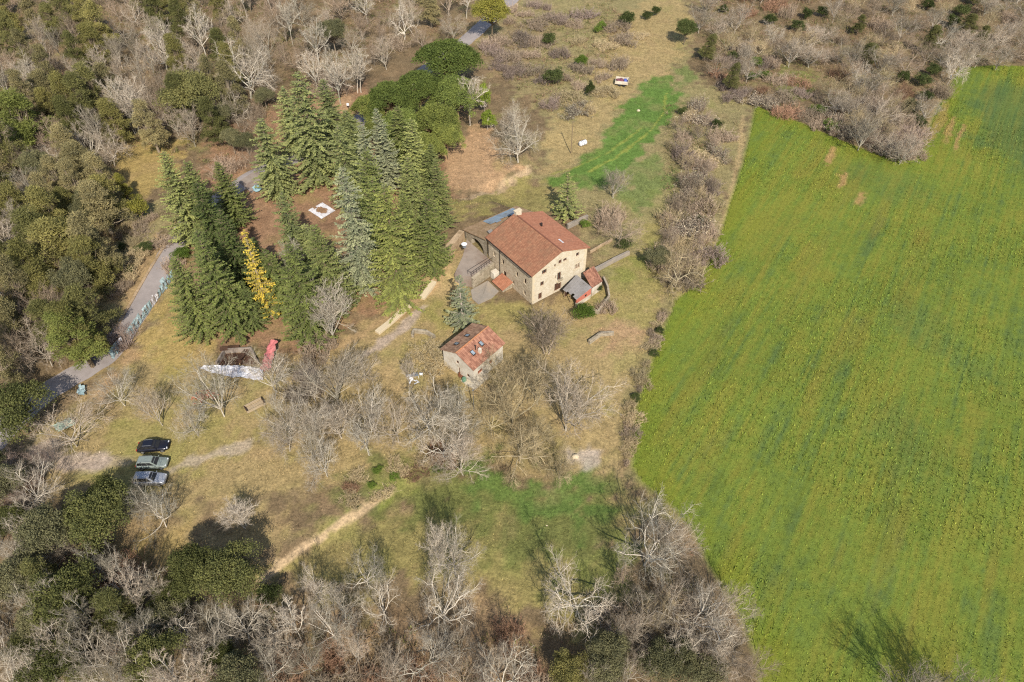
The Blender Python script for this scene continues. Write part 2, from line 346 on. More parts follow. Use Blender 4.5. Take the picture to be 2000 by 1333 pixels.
GOLD, TAN, OLIVE = S(190, 164, 102), S(184, 160, 112), S(170, 156, 96)
NEEDLE, SOIL, PALE = S(172, 134, 104), S(196, 160, 122), S(214, 184, 146)
GREEN, DGREEN, LGREEN = S(102, 134, 64), S(98, 116, 58), S(142, 148, 74)
FLOOR, BROWN, SCRUB = S(142, 121, 92), S(156, 134, 104), S(166, 152, 106)
PAINT = [  # colour, feather (m), strength, polygon in photo pixels
    (SCRUB, 6, .9, [(930, -150), (1420, -150), (1350, 0), (1345, 130), (1400, 170), (1480, 205), (1450, 330), (1390, 496), (1340, 570), (1180, 580), (1140, 420), (1050, 400), (1040, 330), (1065, 230), (1000, 180), (935, 90), (960, 40)]),
    (BROWN, 5, .6, [(980, 40), (1060, 60), (1050, 160), (1000, 170), (950, 120)]),
    (TAN, 5, .9, [(1180, 60), (1345, -60), (1340, 60), (1310, 150), (1250, 170), (1160, 300), (1080, 330), (1060, 260), (1150, 200)]),
    (GOLD, 4, .85, [(215, 270), (300, 262), (350, 275), (365, 340), (330, 372), (250, 385), (222, 360)]),
    (SCRUB, 4, .9, [(245, 400), (335, 390), (350, 440), (280, 540), (225, 640), (190, 640), (215, 540)]),
    (SOIL, 2.5, .6, [(295, 480), (330, 460), (280, 545), (225, 645), (208, 640), (255, 550)]),
    (NEEDLE, 6, .9, [(420, 250), (480, 230), (640, 185), (700, 180), (880, 250), (880, 430), (850, 520), (800, 570), (720, 610), (620, 650), (600, 700), (400, 690), (380, 480)]),
    (TAN, 5, .95, [(338, 520), (385, 560), (400, 640), (440, 700), (610, 700), (640, 655), (700, 640), (830, 545), (880, 500), (960, 600), (1040, 600), (1180, 560), (1320, 570), (1290, 668), (1240, 813), (1232, 930), (1100, 945), (900, 905), (700, 945), (480, 1010), (250, 965), (100, 950), (30, 905), (70, 855), (165, 790), (225, 705), (262, 670)]),
    (GOLD, 4, .8, [(300, 600), (365, 560), (375, 660), (410, 690), (330, 720), (270, 690)]),
    (SOIL, 3, .7, [(232, 690), (290, 670), (250, 740), (215, 790), (190, 770)]),
    (OLIVE, 6, .8, [(205, 830), (330, 800), (460, 830), (520, 880), (400, 900), (290, 960), (180, 960), (160, 900)]),
    (OLIVE, 5, .9, [(940, 600), (1010, 590), (1060, 620), (1040, 650), (950, 650), (900, 620), (880, 680), (790, 700), (850, 600), (900, 590)]),
    (OLIVE, 5, .85, [(1180, 560), (1215, 500), (1280, 420), (1310, 470), (1300, 560), (1280, 640), (1200, 640)]),
    (LGREEN, 4, .55, [(1195, 540), (1280, 470), (1300, 500), (1240, 560)]),
    (SOIL, 3, .9, [(1190, 650), (1262, 640), (1252, 690), (1175, 692)]),
    (TAN, 3, .9, [(1190, 690), (1255, 690), (1240, 800), (1225, 900), (1120, 900), (1150, 760)]),
    (SOIL, 1.4, 1.0, [(868, 300), (925, 246), (950, 252), (1018, 325), (1000, 338), (895, 388), (875, 350)]),
    (PALE, 1.2, .85, [(890, 391), (955, 362), (1000, 344), (1026, 328), (1028, 340), (960, 374), (905, 400)]),
    (OLIVE, 4, .8, [(900, 405), (1030, 345), (1120, 350), (1110, 420), (1060, 405), (990, 385), (905, 440)]),
    (S(104, 138, 62), 2.2, .9, [(1070, 345), (1130, 318), (1180, 270), (1215, 215), (1245, 170), (1275, 146), (1305, 152), (1322, 172), (1322, 205), (1295, 240), (1255, 290), (1205, 345), (1150, 372), (1110, 352)]),
    (GREEN, 4, .6, [(1210, 330), (1290, 300), (1310, 360), (1240, 400), (1200, 390)]),
    (GREEN, 4, .55, [(1320, 140), (1350, 130), (1360, 170), (1330, 190)]),
    (S(130, 146, 66), 4, .6, [(1520, 130), (1580, 140), (1590, 190), (1540, 200)]),
    (TAN, 6, .7, [(100, 950), (260, 975), (480, 1010), (560, 1030), (520, 1110), (380, 1080), (240, 1060), (60, 1000)]),
    (GOLD, 5, .6, [(240, 1050), (330, 1040), (370, 1090), (260, 1110)]),
    (OLIVE, 6, .85, [(520, 1130), (740, 975), (830, 930), (900, 905), (1100, 940), (1230, 935), (1290, 1000), (1180, 1060), (1230, 1260), (1100, 1260), (1000, 1180), (850, 1140), (600, 1150)]),
    (DGREEN, 8, .62, [(640, 950), (770, 900), (850, 890), (980, 890), (1100, 945), (1220, 930), (1245, 950), (1190, 1010), (1230, 1150), (1200, 1250), (1130, 1100), (1020, 1110), (960, 1040), (880, 1010), (780, 1000), (720, 990)]),
    (GREEN, 5, .65, [(900, 900), (1100, 930), (1180, 960), (1130, 1030), (1020, 1000), (920, 960)]),
    (LGREEN, 3, .6, [(760, 910), (830, 895), (800, 950), (740, 960)]),
    (SOIL, 5, .4, [(560, 1180), (900, 1150), (1050, 1250), (1000, 1340), (600, 1340)]),
    (OLIVE, 4, .9, [(868, 398), (900, 403), (960, 378), (1012, 352), (1000, 395), (905, 448), (872, 445)]),
    (SOIL, 2, .75, [(640, 185), (690, 190), (690, 215), (650, 240), (625, 235)]),
]
PAINT = [(c, f, s, fpts(p)) for c, f, s, p in PAINT]
TRACKS = [  # colour, half width (m), strength, polyline
    (PALE, 0.45, .9, [(505, 1132), (560, 1092), (600, 1062), (640, 1036), (690, 1000), (735, 968), (760, 955)]),
    (SOIL, 1.1, .5, [(620, 690), (690, 660), (740, 635), (800, 600), (850, 560), (885, 520)]),
    (S(200, 178, 160), 0.8, .8, [(715, 690), (760, 660), (800, 628), (830, 600)]),
    (S(206, 186, 168), .9, .6, [(335, 915), (380, 900), (425, 885)]), (S(206, 186, 168), 0.9, .6, [(450, 878), (480, 868)]),
    (S(206, 184, 168), 1.8, .75, [(80, 880), (120, 905), (180, 912)]), (S(200, 178, 160), 1.0, .5, [(180, 912), (260, 900)]),
    (S(210, 192, 176), 1.8, .75, [(1110, 893), (1150, 890)]),
    (S(214, 190, 172), 1.4, .75, [(585, 735), (610, 725)]),
    (S(168, 168, 82), 0.25, .7, [(1302, 180), (1298, 215), (1270, 255), (1235, 285), (1200, 310), (1150, 335)]),
    (S(168, 168, 82), 0.25, .6, [(1260, 240), (1225, 275), (1190, 300), (1130, 325), (1080, 335)]),
    (TAN, 1.2, .6, [(1060, 330), (1130, 300), (1180, 220), (1260, 130), (1330, 40)]),
    (S(196, 176, 120), 0.35, .6, [(980, 650), (1040, 615)]),
    (S(206, 176, 128), 0.5, .6, [(1452, 225), (1440, 330), (1425, 390), (1405, 455), (1388, 498)]), (S(206, 176, 128), 0.6, .55, [(1478, 207), (1560, 243), (1640, 278), (1700, 303), (1770, 318)]),
    (S(206, 176, 128), 0.6, .5, [(1790, 310), (1826, 215), (1866, 140)]),
    (S(150, 140, 96), 1.6, .6, [(1305, 590), (1280, 660), (1255, 735), (1232, 800), (1226, 860), (1232, 920)]),
]
TRACKS = [(c, w_, s, fpts(p)) for c, w_, s, p in TRACKS]
FIELD_SOIL = [fpts(p) for p in ([(1846, 205), (1838, 250), (1806, 292), (1822, 235)], [(1864, 232), (1858, 262), (1838, 285), (1848, 250)], [(1878, 250), (1872, 290), (1862, 300), (1868, 265)],
                                [(1648, 338), (1646, 360), (1630, 372), (1636, 345)], [(1622, 290), (1632, 292), (1622, 320), (1610, 318)], [(1684, 378), (1690, 382), (1676, 400), (1672, 395)])]

FIELD_DARK = [(fpts(p), st) for p, st in (([(1885, 185), (1960, 175), (2080, 190), (2080, 380), (1975, 345), (1905, 270)], .75), ([(1740, 585), (1800, 600), (1860, 680), (1960, 720), (1940, 760), (1840, 700), (1760, 640)], .45), ([(1730, 820), (1800, 850), (1860, 930), (1830, 950), (1760, 890)], .45), ([(1640, 330), (1760, 340), (1850, 380), (1800, 400), (1680, 380)], .3))]
def field_col(x, y):
    u = x*ROWDIR[0]+y*ROWDIR[1]; v_ = x*ROWDIR[1]-y*ROWDIR[0]
    a = fbm(u/30+3, v_/12+9, 21, 5); b = fbm(u/11+1, v_/2.2, 33, 4); c = fbm(u/16, v_/.55, 44, 2); d = fbm(x/1.1, y/1.1, 50, 3); e2 = fbm(x/4+7, y/4, 52, 3)
    far = sstep(35, 85, v_)                                      # towards the right the crop is thicker and bluer
    t = np.clip(.4+(a-.5)*.7+(b-.5)*.75+(c-.5)*.9+(d-.5)*.6+(e2-.5)*.35+.2*far, 0, 1)[:, None]
    yel, mid, blu = S(150, 153, 66), S(133, 151, 64), S(110, 133, 72)
    k = np.where(t < 0.5, yel+(mid-yel)*(t*2), mid+(blu-mid)*((t-0.5)*2))
    br = sstep(.55, .8, fbm(u/18+50, v_/2.6, 60, 4))[:, None]*0.4
    k = k*(1-br)+S(162, 146, 70)*br
    for p, st in FIELD_DARK:
        f = (1-sstep(-4, 4, poly_sd(x+(e2-.5)*14, y+(a-.5)*16, p)))[:, None]*st*(.6+.8*(c[:, None]-.2)); f = np.clip(f, 0, 1); k = k*(1-f)+S(98, 124, 74)*f
    tram = (1-sstep(.12, .4, np.abs((v_+1.2*(fbm(u/25, u*0, 61, 2)-.5)) % 11.0-5.5)))[:, None]*.25   # wheel lines
    k = k*(1-tram)+S(110, 124, 50)*tram
    for p in FIELD_SOIL:
        s = poly_sd(x+(b-.5)*3+(d-.5)*1.5, y+(d-.5)*5, p); f = (1-sstep(-0.3, 0.7, s))[:, None]*0.75; k = k*(1-f)+S(206, 164, 112)*f
    edge = poly_sd(x, y, FIELD)
    e = (1-sstep(0.5, 7, -edge+(b-.5)*8))[:, None]*0.4; k = k*(1-e)+S(136, 150, 48)*e
    return k
def near(x, y, p, r):
    q = np.array(p); return np.nonzero((x > q[:, 0].min()-r) & (x < q[:, 0].max()+r) & (y > q[:, 1].min()-r) & (y < q[:, 1].max()+r))[0]
def ground_col(x, y):
    wx = (fbm(x/5, y/5, 71, 3)-.5)*7+(fbm(x/1.3, y/1.3, 75, 2)-.5)*1.6; wy = (fbm(x/5+40, y/5, 72, 3)-.5)*7+(fbm(x/1.3+9, y/1.3, 76, 2)-.5)*1.6
    X, Y = x+wx, y+wy
    rag = fbm(x/1.9+3, y/1.9, 12, 4)
    n = fbm(x/11, y/11, 5, 4)[:, None]; n2 = fbm(x/3.1, y/3.1, 6, 4)[:, None]
    k = FLOOR*(0.8+0.4*n)+(n2-.5)*0.06*np.array([1, .75, .45])
    for c, f, s, p in PAINT:
        b = near(X, Y, p, f*1.5)
        if not len(b): continue
        sd = poly_sd(X[b], Y[b], p)+(rag[b]-.5)*f*2.0; m = (1-sstep(-f*0.3, f*0.3, sd))[:, None]*s
        k[b] = k[b]*(1-m)+c*m
    g = sstep(.5, .78, n2)*sstep(.35, .6, n); k = k*(1-.3*g)+LGREEN*.3*g
    br = sstep(.52, .8, fbm(x/4.2+31, y/4.2, 8, 4))[:, None]; k = k*(1-.24*br)+SOIL*.95*.24*br
    for c, w_, s, p in TRACKS:
        b = near(x, y, p, w_*4+3)
        if not len(b): continue
        d, _, _ = seg_dist(x[b]+wx[b]*.16, y[b]+wy[b]*.16, p); m = (1-sstep(w_*.6, w_*1.25, d+(n2[b, 0]-.5)*w_*2.4+(rag[b]-.5)*w_*1.5))[:, None]*s
        k[b] = k[b]*(1-m)+c*m
    sd = poly_sd(x+wx*.1, y+wy*.1, FIELD); m = (1-sstep(-0.6, 0.8, sd))[:, None]
    b = np.nonzero(m[:, 0] > 0)[0]; k[b] = k[b]*(1-m[b])+field_col(x[b], y[b])*m[b]
    d, _, _ = seg_dist(x+wx*.1, y+wy*.1, ROAD); m = (1-sstep(2.2, 3.4, d))[:, None]*.6
    k = k*(1-m)+S(190, 160, 112)*m
    return np.clip(k, 0.01, .8)

def axis(lo, hi, step, far):
    core = np.arange(lo, hi+step*.5, step); out = []; d = step; p = hi
    while p < far: d *= 1.22; p += d; out.append(p)
    inn = []; d = step; p = lo
    while p > -far: d *= 1.22; p -= d; inn.append(p)
    return np.array(inn[::-1]+list(core)+out)
gx = axis(-172, 172, 0.65, 2500); gy = axis(18, 252, 0.65, 2500)
GX, GY = np.meshgrid(gx, gy); fx_, fy_ = GX.ravel(), GY.ravel()
GZ = hgt(fx_, fy_)
nx, ny = len(gx), len(gy)
ii = (np.arange(ny-1)[:, None]*nx+np.arange(nx-1)[None, :]).ravel()
GF = np.stack([ii, ii+1, ii+1+nx, ii+nx], 1)
link('ground', new_mesh('ground', np.stack([fx_, fy_, GZ], 1), GF, M['ground'], col=ground_col(fx_, fy_), smooth=True), kind='structure')

# the green field: its own sheet just above the ground, and the crop standing on it
cx = np.arange(14, 195, .5); cy = np.arange(18, 222, .5); CX, CY = np.meshgrid(cx, cy)
fxx, fyy = CX.ravel(), CY.ravel()
ii = (np.arange(len(cy)-1)[:, None]*len(cx)+np.arange(len(cx)-1)[None, :]).ravel()
ins = poly_sd(fxx[ii]+.25, fyy[ii]+.25, FIELD) < -0.3
q = ii[ins]; FF = np.stack([q, q+1, q+1+len(cx), q+len(cx)], 1)
used = np.unique(FF); remap = np.full(len(fxx), -1); remap[used] = np.arange(len(used))
link('crop_field', new_mesh('crop_field', np.stack([fxx[used], fyy[used], hgt(fxx[used], fyy[used])+.05+.06*fbm(fxx[used]/.8, fyy[used]/.8, 3, 2)], 1), remap[FF], M['field'], col=field_col(fxx[used], fyy[used])*np.array([.92, .88, .9])), kind='structure')

def in_frame(x, y, marg=60):
    dep = y*math.cos(PITCH)+CAM_H*math.sin(PITCH); up = y*math.sin(PITCH)-CAM_H*math.cos(PITCH)
    px = 1000+FPX*x/dep; py = 666.5-FPX*up/dep
    return (px > -marg) & (px < 2000+marg) & (py > -marg) & (py < 1333+marg)
def tufts(name, x, y, z, size, col, blades, label, cat, lean=.5):
    """little fans of blades, three corners each"""
    n = len(x); k = blades
    ang = R.uniform(0, 2*np.pi, (n, k)); L = size[:, None]*R.uniform(.7, 1.3, (n, k)); wd = size[:, None]*R.uniform(.28, .5, (n, k))
    dx, dy = np.cos(ang), np.sin(ang)
    b = np.stack([x[:, None]+dx*.05*L, y[:, None]+dy*.05*L, np.repeat(z[:, None]-.03, k, 1)], -1)
    side = np.stack([-dy, dx, 0*dx], -1)*wd[..., None]*.5
    tip = b+np.stack([dx*L*lean, dy*L*lean, L*R.uniform(.55, 1, (n, k))], -1)
    V = np.stack([b-side, b+side, tip], 2).reshape(-1, 3)
    F = np.arange(len(V)).reshape(-1, 3)
    c = np.repeat(col*R.uniform(.5, 1.45, (n, 1)), k*3, 0)
    link(name, new_mesh(name, V, F, M['tuft'], col=np.clip(c, .005, .8)), kind='stuff', label=label, category=cat)
nP = 330000
x = R.uniform(14, 180, nP); y = R.uniform(24, 215, nP)
u = x*ROWDIR[0]+y*ROWDIR[1]; v_ = x*ROWDIR[1]-y*ROWDIR[0]+.35*(fbm(u/30 if False else (x+y)/40, x*0, 63, 2)-.5)
vr = np.round(v_/.85)*.85+R.normal(0, .1, nP); v_ = np.where(R.random(nP) < .72, vr, v_)                  # drilled in rows
x = u*ROWDIR[0]+v_*ROWDIR[1]; y = u*ROWDIR[1]-v_*ROWDIR[0]
k = in_frame(x, y, 30); x, y = x[k], y[k]
k = poly_sd(x, y, FIELD) < -.2; x, y = x[k], y[k]
tall = .8+.5*sstep(.35, .7, fbm(x/14, y/14, 91, 3))
tufts('crop_plants', x, y, hgt(x, y)+.08, R.uniform(.17, .32, len(x))*tall, field_col(x, y)*1.1, 2, 'young green cereal crop covering the large field', 'crop')
nP = 230000
x = R.uniform(-150, 60, nP); y = R.uniform(28, 235, nP)
k = in_frame(x, y, 10); x, y = x[k], y[k]
keep = (poly_sd(x, y, FIELD) > .5) & (seg_dist(x, y, ROAD)[0] > 2.6); x, y = x[keep], y[keep]
dens = sstep(.3, .75, fbm(x/4, y/4, 14, 4)); keep = R.random(len(x)) < .2+.8*dens; x, y = x[keep], y[keep]
for c, w_, s_, p in TRACKS[:4]:
    keep = seg_dist(x, y, p)[0] > w_; x, y = x[keep], y[keep]
loc_ = np.stack([x, y, 0*x], 1)-HF; la, lb = loc_@ha, loc_@hb
keep = ~((la > -9) & (la < 13.5) & (lb > -.3) & (lb < 22)); x, y = x[keep], y[keep]
tufts('grass_tufts', x, y, hgt(x, y), R.uniform(.12, .32, len(x)), ground_col(x, y)*1.05, 3, 'short dry grass on the lawns and rough ground', 'grass', .7)

# road and kerb
def resample(pts, step):
    pts = np.array(pts); d = np.r_[0, np.cumsum(np.hypot(*np.diff(pts, axis=0).T))]
    n = max(2, int(d[-1]/step)); s = np.linspace(0, d[-1], n)
    # smooth through Catmull-like averaging
    P2 = np.stack([np.interp(s, d, pts[:, 0]), np.interp(s, d, pts[:, 1])], 1)
    for _ in range(12): P2[1:-1] = P2[1:-1]*.5+(P2[:-2]+P2[2:])*.25
    return P2
def ribbon(name, pts, offs, dz, m, step=.6, th=None, jit=0.0, **kw):
    c = resample(pts, step); t = np.gradient(c, axis=0); t /= np.hypot(t[:, 0], t[:, 1])[:, None]; nrm = np.stack([t[:, 1], -t[:, 0]], 1)
    V = []; k = len(offs)
    for j, o in enumerate(offs):
        oo = o+(fbm(np.arange(len(c))/3., np.full(len(c), j*5.), 3, 3)-.5)*jit
        p = c+nrm*oo[:, None] if hasattr(oo, 'shape') else c+nrm*oo
        V.append(np.stack([p[:, 0], p[:, 1], hgt(p[:, 0], p[:, 1])+(dz[j] if hasattr(dz, '__len__') else dz)], 1))
    V = np.stack(V, 1).reshape(-1, 3); n = len(c)
    i0 = (np.arange(n-1)[:, None]*k+np.arange(k-1)[None]).ravel(); F = np.stack([i0, i0+1, i0+1+k, i0+k], 1)
    return link(name, new_mesh(name, V, F, m), **kw)
ribbon('road', ROAD, [-2.4, -1.7, -.7, 0, .7, 1.7, 2.4], [.03, .07, .09, .1, .09, .07, .03], M['asphalt'], jit=.35, kind='structure')
ribbon('kerb', fpts([(350, 447), (338, 462), (318, 490), (290, 535), (262, 580), (236, 630), (222, 650)]), [-.25, -.24, .24, .25], [-.05, .2, .2, -.05], M['kerb'], jit=.15, kind='structure')

def norm(v): return v/(np.linalg.norm(v)+1e-9)

# ------------------------------------------------------------------ buildings
ZH = 1.1                                    # the house stands on ground measured from its own base
def hl(a, b, z=0.0): return HF+ha*a+hb*b+np.array([0, 0, z])
def wall_mesh(name, m, parent, O, d, n, width, top, openings, depth=.3, z0=-.6, extra_cuts=(), th=.5):
    """wall in the plane O + s*d + z*k with outward normal n; openings (s0,s1,z0,z1) have real reveals"""
    O, d, n = map(np.array, (O, d, n)); mb = MB()
    cuts = sorted(set([0., width]+[o[0] for o in openings]+[o[1] for o in openings]+list(extra_cuts)))
    pt = lambda s, z, dp=0.: O+d*s+np.array([0, 0, z])-n*dp
    for s0, s1 in zip(cuts[:-1], cuts[1:]):
        if s1-s0 < 1e-6: continue
        sm = (s0+s1)/2; holes = sorted([(o[2], o[3]) for o in openings if o[0]-1e-6 <= s0 and o[1]+1e-6 >= s1]); z = z0
        for a, b in holes:
            if a > z: mb.add([pt(s0, z), pt(s1, z), pt(s1, a), pt(s0, a)], [(0, 1, 2, 3)])
            z = b
        mb.add([pt(s0, z), pt(s1, z), pt(s1, top(s1)), pt(s0, top(s0))], [(0, 1, 2, 3)])
        mb.add([pt(s0, top(s0)), pt(s1, top(s1)), pt(s1, top(s1), th), pt(s0, top(s0), th)], [(0, 1, 2, 3)])
        mb.add([pt(s1, z0, th), pt(s0, z0, th), pt(s0, top(s0), th), pt(s1, top(s1), th)], [(0, 1, 2, 3)])
    for s0, s1, a, b in openings:
        mb.add([pt(s0, a), pt(s0, a, depth), pt(s0, b, depth), pt(s0, b)], [(0, 1, 2, 3)]); mb.add([pt(s1, a), pt(s1, b), pt(s1, b, depth), pt(s1, a, depth)], [(0, 1, 2, 3)])
        mb.add([pt(s0, a), pt(s1, a), pt(s1, a, depth), pt(s0, a, depth)], [(0, 1, 2, 3)]); mb.add([pt(s0, b), pt(s0, b, depth), pt(s1, b, depth), pt(s1, b)], [(0, 1, 2, 3)])
    return mb.build(name, m, parent)
def obox(mb, O, d, n, s0, s1, z0, z1, p0, p1):
    """box in wall coordinates, p = distance outwards from the wall plane"""
    c = [O+d*s+n*p+np.array([0, 0, z]) for z in (z0, z1) for s, p in ((s0, p0), (s1, p0), (s1, p1), (s0, p1))]
    return mb.add(c, [(3, 2, 1, 0), (4, 5, 6, 7), (0, 1, 5, 4), (1, 2, 6, 5), (2, 3, 7, 6), (3, 0, 4, 7)])
def window(parent, O, d, n, o, frame, name='window', sill=None, depth=.3, leaf=None):
    O, d, n = map(np.array, (O, d, n)); s0, s1, z0, z1 = o; f = .07
    w_ = obox(MB(), O, d, n, s0+.002, s1-.002, z0+.002, z1-.002, -depth, -depth+.03).build(name, leaf or M['glass'], parent)
    mb = MB()
    for q_ in ((s0+.003, s0+f, z0+.003, z1-.003), (s1-f, s1-.003, z0+.003, z1-.003), (s0+f, s1-f, z0+.003, z0+f), (s0+f, s1-f, z1-f, z1-.003), ((s0+s1)/2-.03, (s0+s1)/2+.03, z0+f, z1-f)):
        obox(mb, O, d, n, q_[0], q_[1], q_[2], q_[3], -depth+.031, -depth+.08)
    mb.build('frame', frame, w_)
    if sill is not None: obox(MB(), O, d, n, s0-.08, s1+.08, z0-.12, z0-.003, .003, .08).build('sill', sill, w_)
    return w_
def tile_roof(name, m, parent, p00, p10, p01, row=.26, amp=.024, course=.42, th=.14, seed=0, sag=.04):
    """corrugated clay-tile slope. p00->p10 runs along the eave, p00->p01 up the slope"""
    p00, p10, p01 = map(np.array, (p00, p10, p01)); u = p10-p00; v = p01-p00; Lu, Lv = np.linalg.norm(u), np.linalg.norm(v)
    nrm = np.cross(u, v); nrm /= np.linalg.norm(nrm); g = np.random.default_rng(seed)
    if nrm[2] < 0: nrm = -nrm
    nr = max(4, int(Lu/row)); per = 6; nu = nr*per+1; nc = max(3, int(Lv/course)); V = []; vals = []
    rowj = g.random(nr+1); jz = g.normal(0, .008, (nc*2+2, nr+1)); jc = g.random((nc+1, nr+1))
    ts = []
    for c in range(nc): ts += [(c/nc, 0, c), ((c+.98)/nc, 1, c)]
    iu = np.arange(nu); rr = np.minimum(iu//per, nr-1); ph = (iu % per)/per
    prof_ = amp*(.5-.5*np.cos(2*np.pi*ph))*.75
    for t, k, c in ts:
        zz = prof_+(.025 if k == 0 else 0.)+jz[c, rr]*.4-sag*np.sin(np.pi*t)*np.sin(np.pi*iu/nu)
        P_ = p00+u*(iu/(nu-1))[:, None]+v*t+nrm*zz[:, None]; V.append(P_); vals.append(np.clip(.25*rowj[rr]+.75*jc[c, rr], 0, 1))
    V = np.concatenate(V); nt_ = len(ts)
    i0 = (np.arange(nt_-1)[:, None]*nu+np.arange(nu-1)[None]).ravel(); F = np.stack([i0, i0+1, i0+1+nu, i0+nu], 1)
    if np.cross(u, v)[2] < 0: F = F[:, ::-1]
    vals = np.concatenate(vals)
    # underside and edges
    base = len(V); lo = [p00-nrm*th, p10-nrm*th, p10+v-nrm*th, p01-nrm*th]; hi = [p00, p10, p10+v, p01]
    V = np.concatenate([V, lo, hi]); vals = np.r_[vals, np.full(8, .4)]
    Q = np.array([[base, base+1, base+2, base+3]]+[[base+i, base+(i+1) % 4, base+4+(i+1) % 4, base+4+i] for i in range(4)])
    return link(name, new_mesh(name, V, [F, Q], m, v=vals), parent)
def ridge_row(name, m, parent, a, b, r=.13, n=30):
    a, b = np.array(a), np.array(b); mb = MB()
    for i in range(n):
        mb.tube([a+(b-a)*(i/n), a+(b-a)*((i+.97)/n)], [r*1.08, r*.92], 8)
    return mb.build(name, m, parent)

W_, L_H, EAVE, APEX = 13.0, 13.7, 7.35, 9.65
house = thing('farmhouse', 'large three-storey stone farmhouse with red tiled gable roof', 'house', (0, 0, 0))
gt = lambda s: EAVE+(APEX-EAVE)*(1-abs(s-W_/2)/(W_/2))
gop = [(2.2, 3.3, 6.1, 7.15), (1.9, 2.75, 3.4, 4.5), (1.5, 2.4, .3, 1.9), (5.95, 6.9, 2.75, 4.65), (5.4, 7.1, .25, 2.2), (5.05, 5.45, 6.5, 7.2), (6.05, 6.8, 6.65, 7.6), (7.2, 8.05, 6.65, 7.4), (10.3, 11.1, 6.3, 7.25), (10.2, 11.45, 3.3, 4.5), (5.45, 5.68, 3.5, 4.3)]
wall_mesh('gable_wall', M['gable'], house, hl(0, 0), ha, -hb, W_, gt, gop, extra_cuts=(W_/2,))
for i, o in enumerate(gop):
    w_ = window(house, hl(0, 0), ha, -hb, o, M['wood'], 'door' if i in (2, 4) else 'window', M['quoin'] if i not in (2, 4, 10) else None, leaf=M['darkwood'] if i in (2, 4) else (M['oldstone'] if i == 9 else None))
    if i in (0, 7, 9):
        mb = MB(); s0, s1, z0, z1 = o
        for k in range(7):
            t0, t1 = math.pi*k/7, math.pi*(k+1)/7; cx_ = (s0+s1)/2; rx = (s1-s0)/2+.12
            q = [hl(cx_-rx*math.cos(t0), -.02, z1+.22*math.sin(t0)), hl(cx_-rx*math.cos(t1), -.02, z1+.22*math.sin(t1)), hl(cx_-rx*math.cos(t1)*1.15, -.02, z1+.42*math.sin(t1)), hl(cx_-rx*math.cos(t0)*1.15, -.02, z1+.42*math.sin(t0))]
            mb.add(q, [(0, 1, 2, 3)])
        mb.build('arch', M['quoin'], w_)
bal = MB(); obox(bal, hl(0, 0), ha, -hb, 5.75, 6.95, 2.6, 2.72, .003, .55); b_o = bal.build('balcony', M['quoin'], house)
rl = MB()
for s in np.linspace(5.8, 6.9, 8): obox(rl, hl(0, 0), ha, -hb, s-.012, s+.012, 2.722, 3.5, .5, .525)
obox(rl, hl(0, 0), ha, -hb, 5.78, 6.92, 3.502, 3.54, .495, .53); rl.build('railing', M['metal'], b_o)
lop = [(11.45, 12.1, 3.9, 4.95), (8.7, 9.45, 3.7, 4.9), (8.0, 9.0, .3, 2.4), (4.35, 5.0, 3.7, 4.85), (1.8, 2.55, 3.65, 4.9), (5.45, 6.05, 1.0, 1.9), (1.95, 2.6, .9, 1.9)]
wall_mesh('side_wall', M['stone'], house, hl(0, L_H), -hb, -ha, L_H, lambda s: EAVE, [(L_H-o[1], L_H-o[0], o[2], o[3]) for o in lop])
for i, o in enumerate(lop): window(house, hl(0, L_H), -hb, -ha, (L_H-o[1], L_H-o[0], o[2], o[3]), M['darkwood'], 'door' if i == 2 else 'window', M['stone'] if i != 2 else None, leaf=M['darkwood'] if i == 2 else None)
wall_mesh('garden_wall', M['stone'], house, hl(W_, 0), hb, ha, L_H, lambda s: EAVE, [(2, 2.6, 4, 4.9), (6, 6.7, 4, 4.9), (10, 10.6, 4, 4.9)])
for s in (2, 6, 10): window(house, hl(W_, 0), hb, ha, (s, s+.6 if s != 6 else 6.7, 4, 4.9), M['darkwood'])
wall_mesh('rear_wall', M['stone'], house, hl(W_, L_H), -ha, hb, W_, lambda s: gt(W_-s), [], extra_cuts=(W_/2,))
for k in range(10):
    a_, b_ = (.62, .34) if k % 2 else (.34, .62)
    mb = MB(); mb.prism([tuple((hl(-.022, -.022))[:2]), tuple(hl(a_, -.022)[:2]), tuple(hl(a_, .1)[:2]), tuple(hl(.1, .1)[:2]), tuple(hl(.1, b_)[:2]), tuple(hl(-.022, b_)[:2])], .1+k*.72, .1+k*.72+.69); mb.build('quoin', M['quoin'], house)
    mb = MB(); mb.prism([tuple(hl(W_+.022, -.022)[:2]), tuple(hl(W_+.022, b_)[:2]), tuple(hl(W_-.1, b_)[:2]), tuple(hl(W_-.1, .1)[:2]), tuple(hl(W_-a_, .1)[:2]), tuple(hl(W_-a_, -.022)[:2])], .1+k*.72, .1+k*.72+.69); mb.build('quoin', M['quoin'], house)
oh, fo = .5, .35; sl_ = (APEX-EAVE)/(W_/2); rz_ = .16
tile_roof('roof_slope', M['roof_a'], house, hl(-oh, -fo, EAVE-oh*sl_+rz_), hl(-oh, L_H+fo, EAVE-oh*sl_+rz_), hl(W_/2, -fo, APEX+rz_), seed=1)
tile_roof('roof_slope', M['roof_b'], house, hl(W_+oh, L_H+fo, EAVE-oh*sl_+rz_), hl(W_+oh, -fo, EAVE-oh*sl_+rz_), hl(W_/2, L_H+fo, APEX+rz_), seed=2)
ridge_row('ridge', M['roof_c'], house, hl(W_/2, -fo, APEX+rz_+.03), hl(W_/2, L_H+fo, APEX+rz_+.03))
mb = MB(); mb.box(hl(W_/2+.5, L_H-.1, APEX+.35), (1.3, .7, 1.0), HOUSE_A); ch = mb.build('chimney', M['gable'], house, bevel=.02)
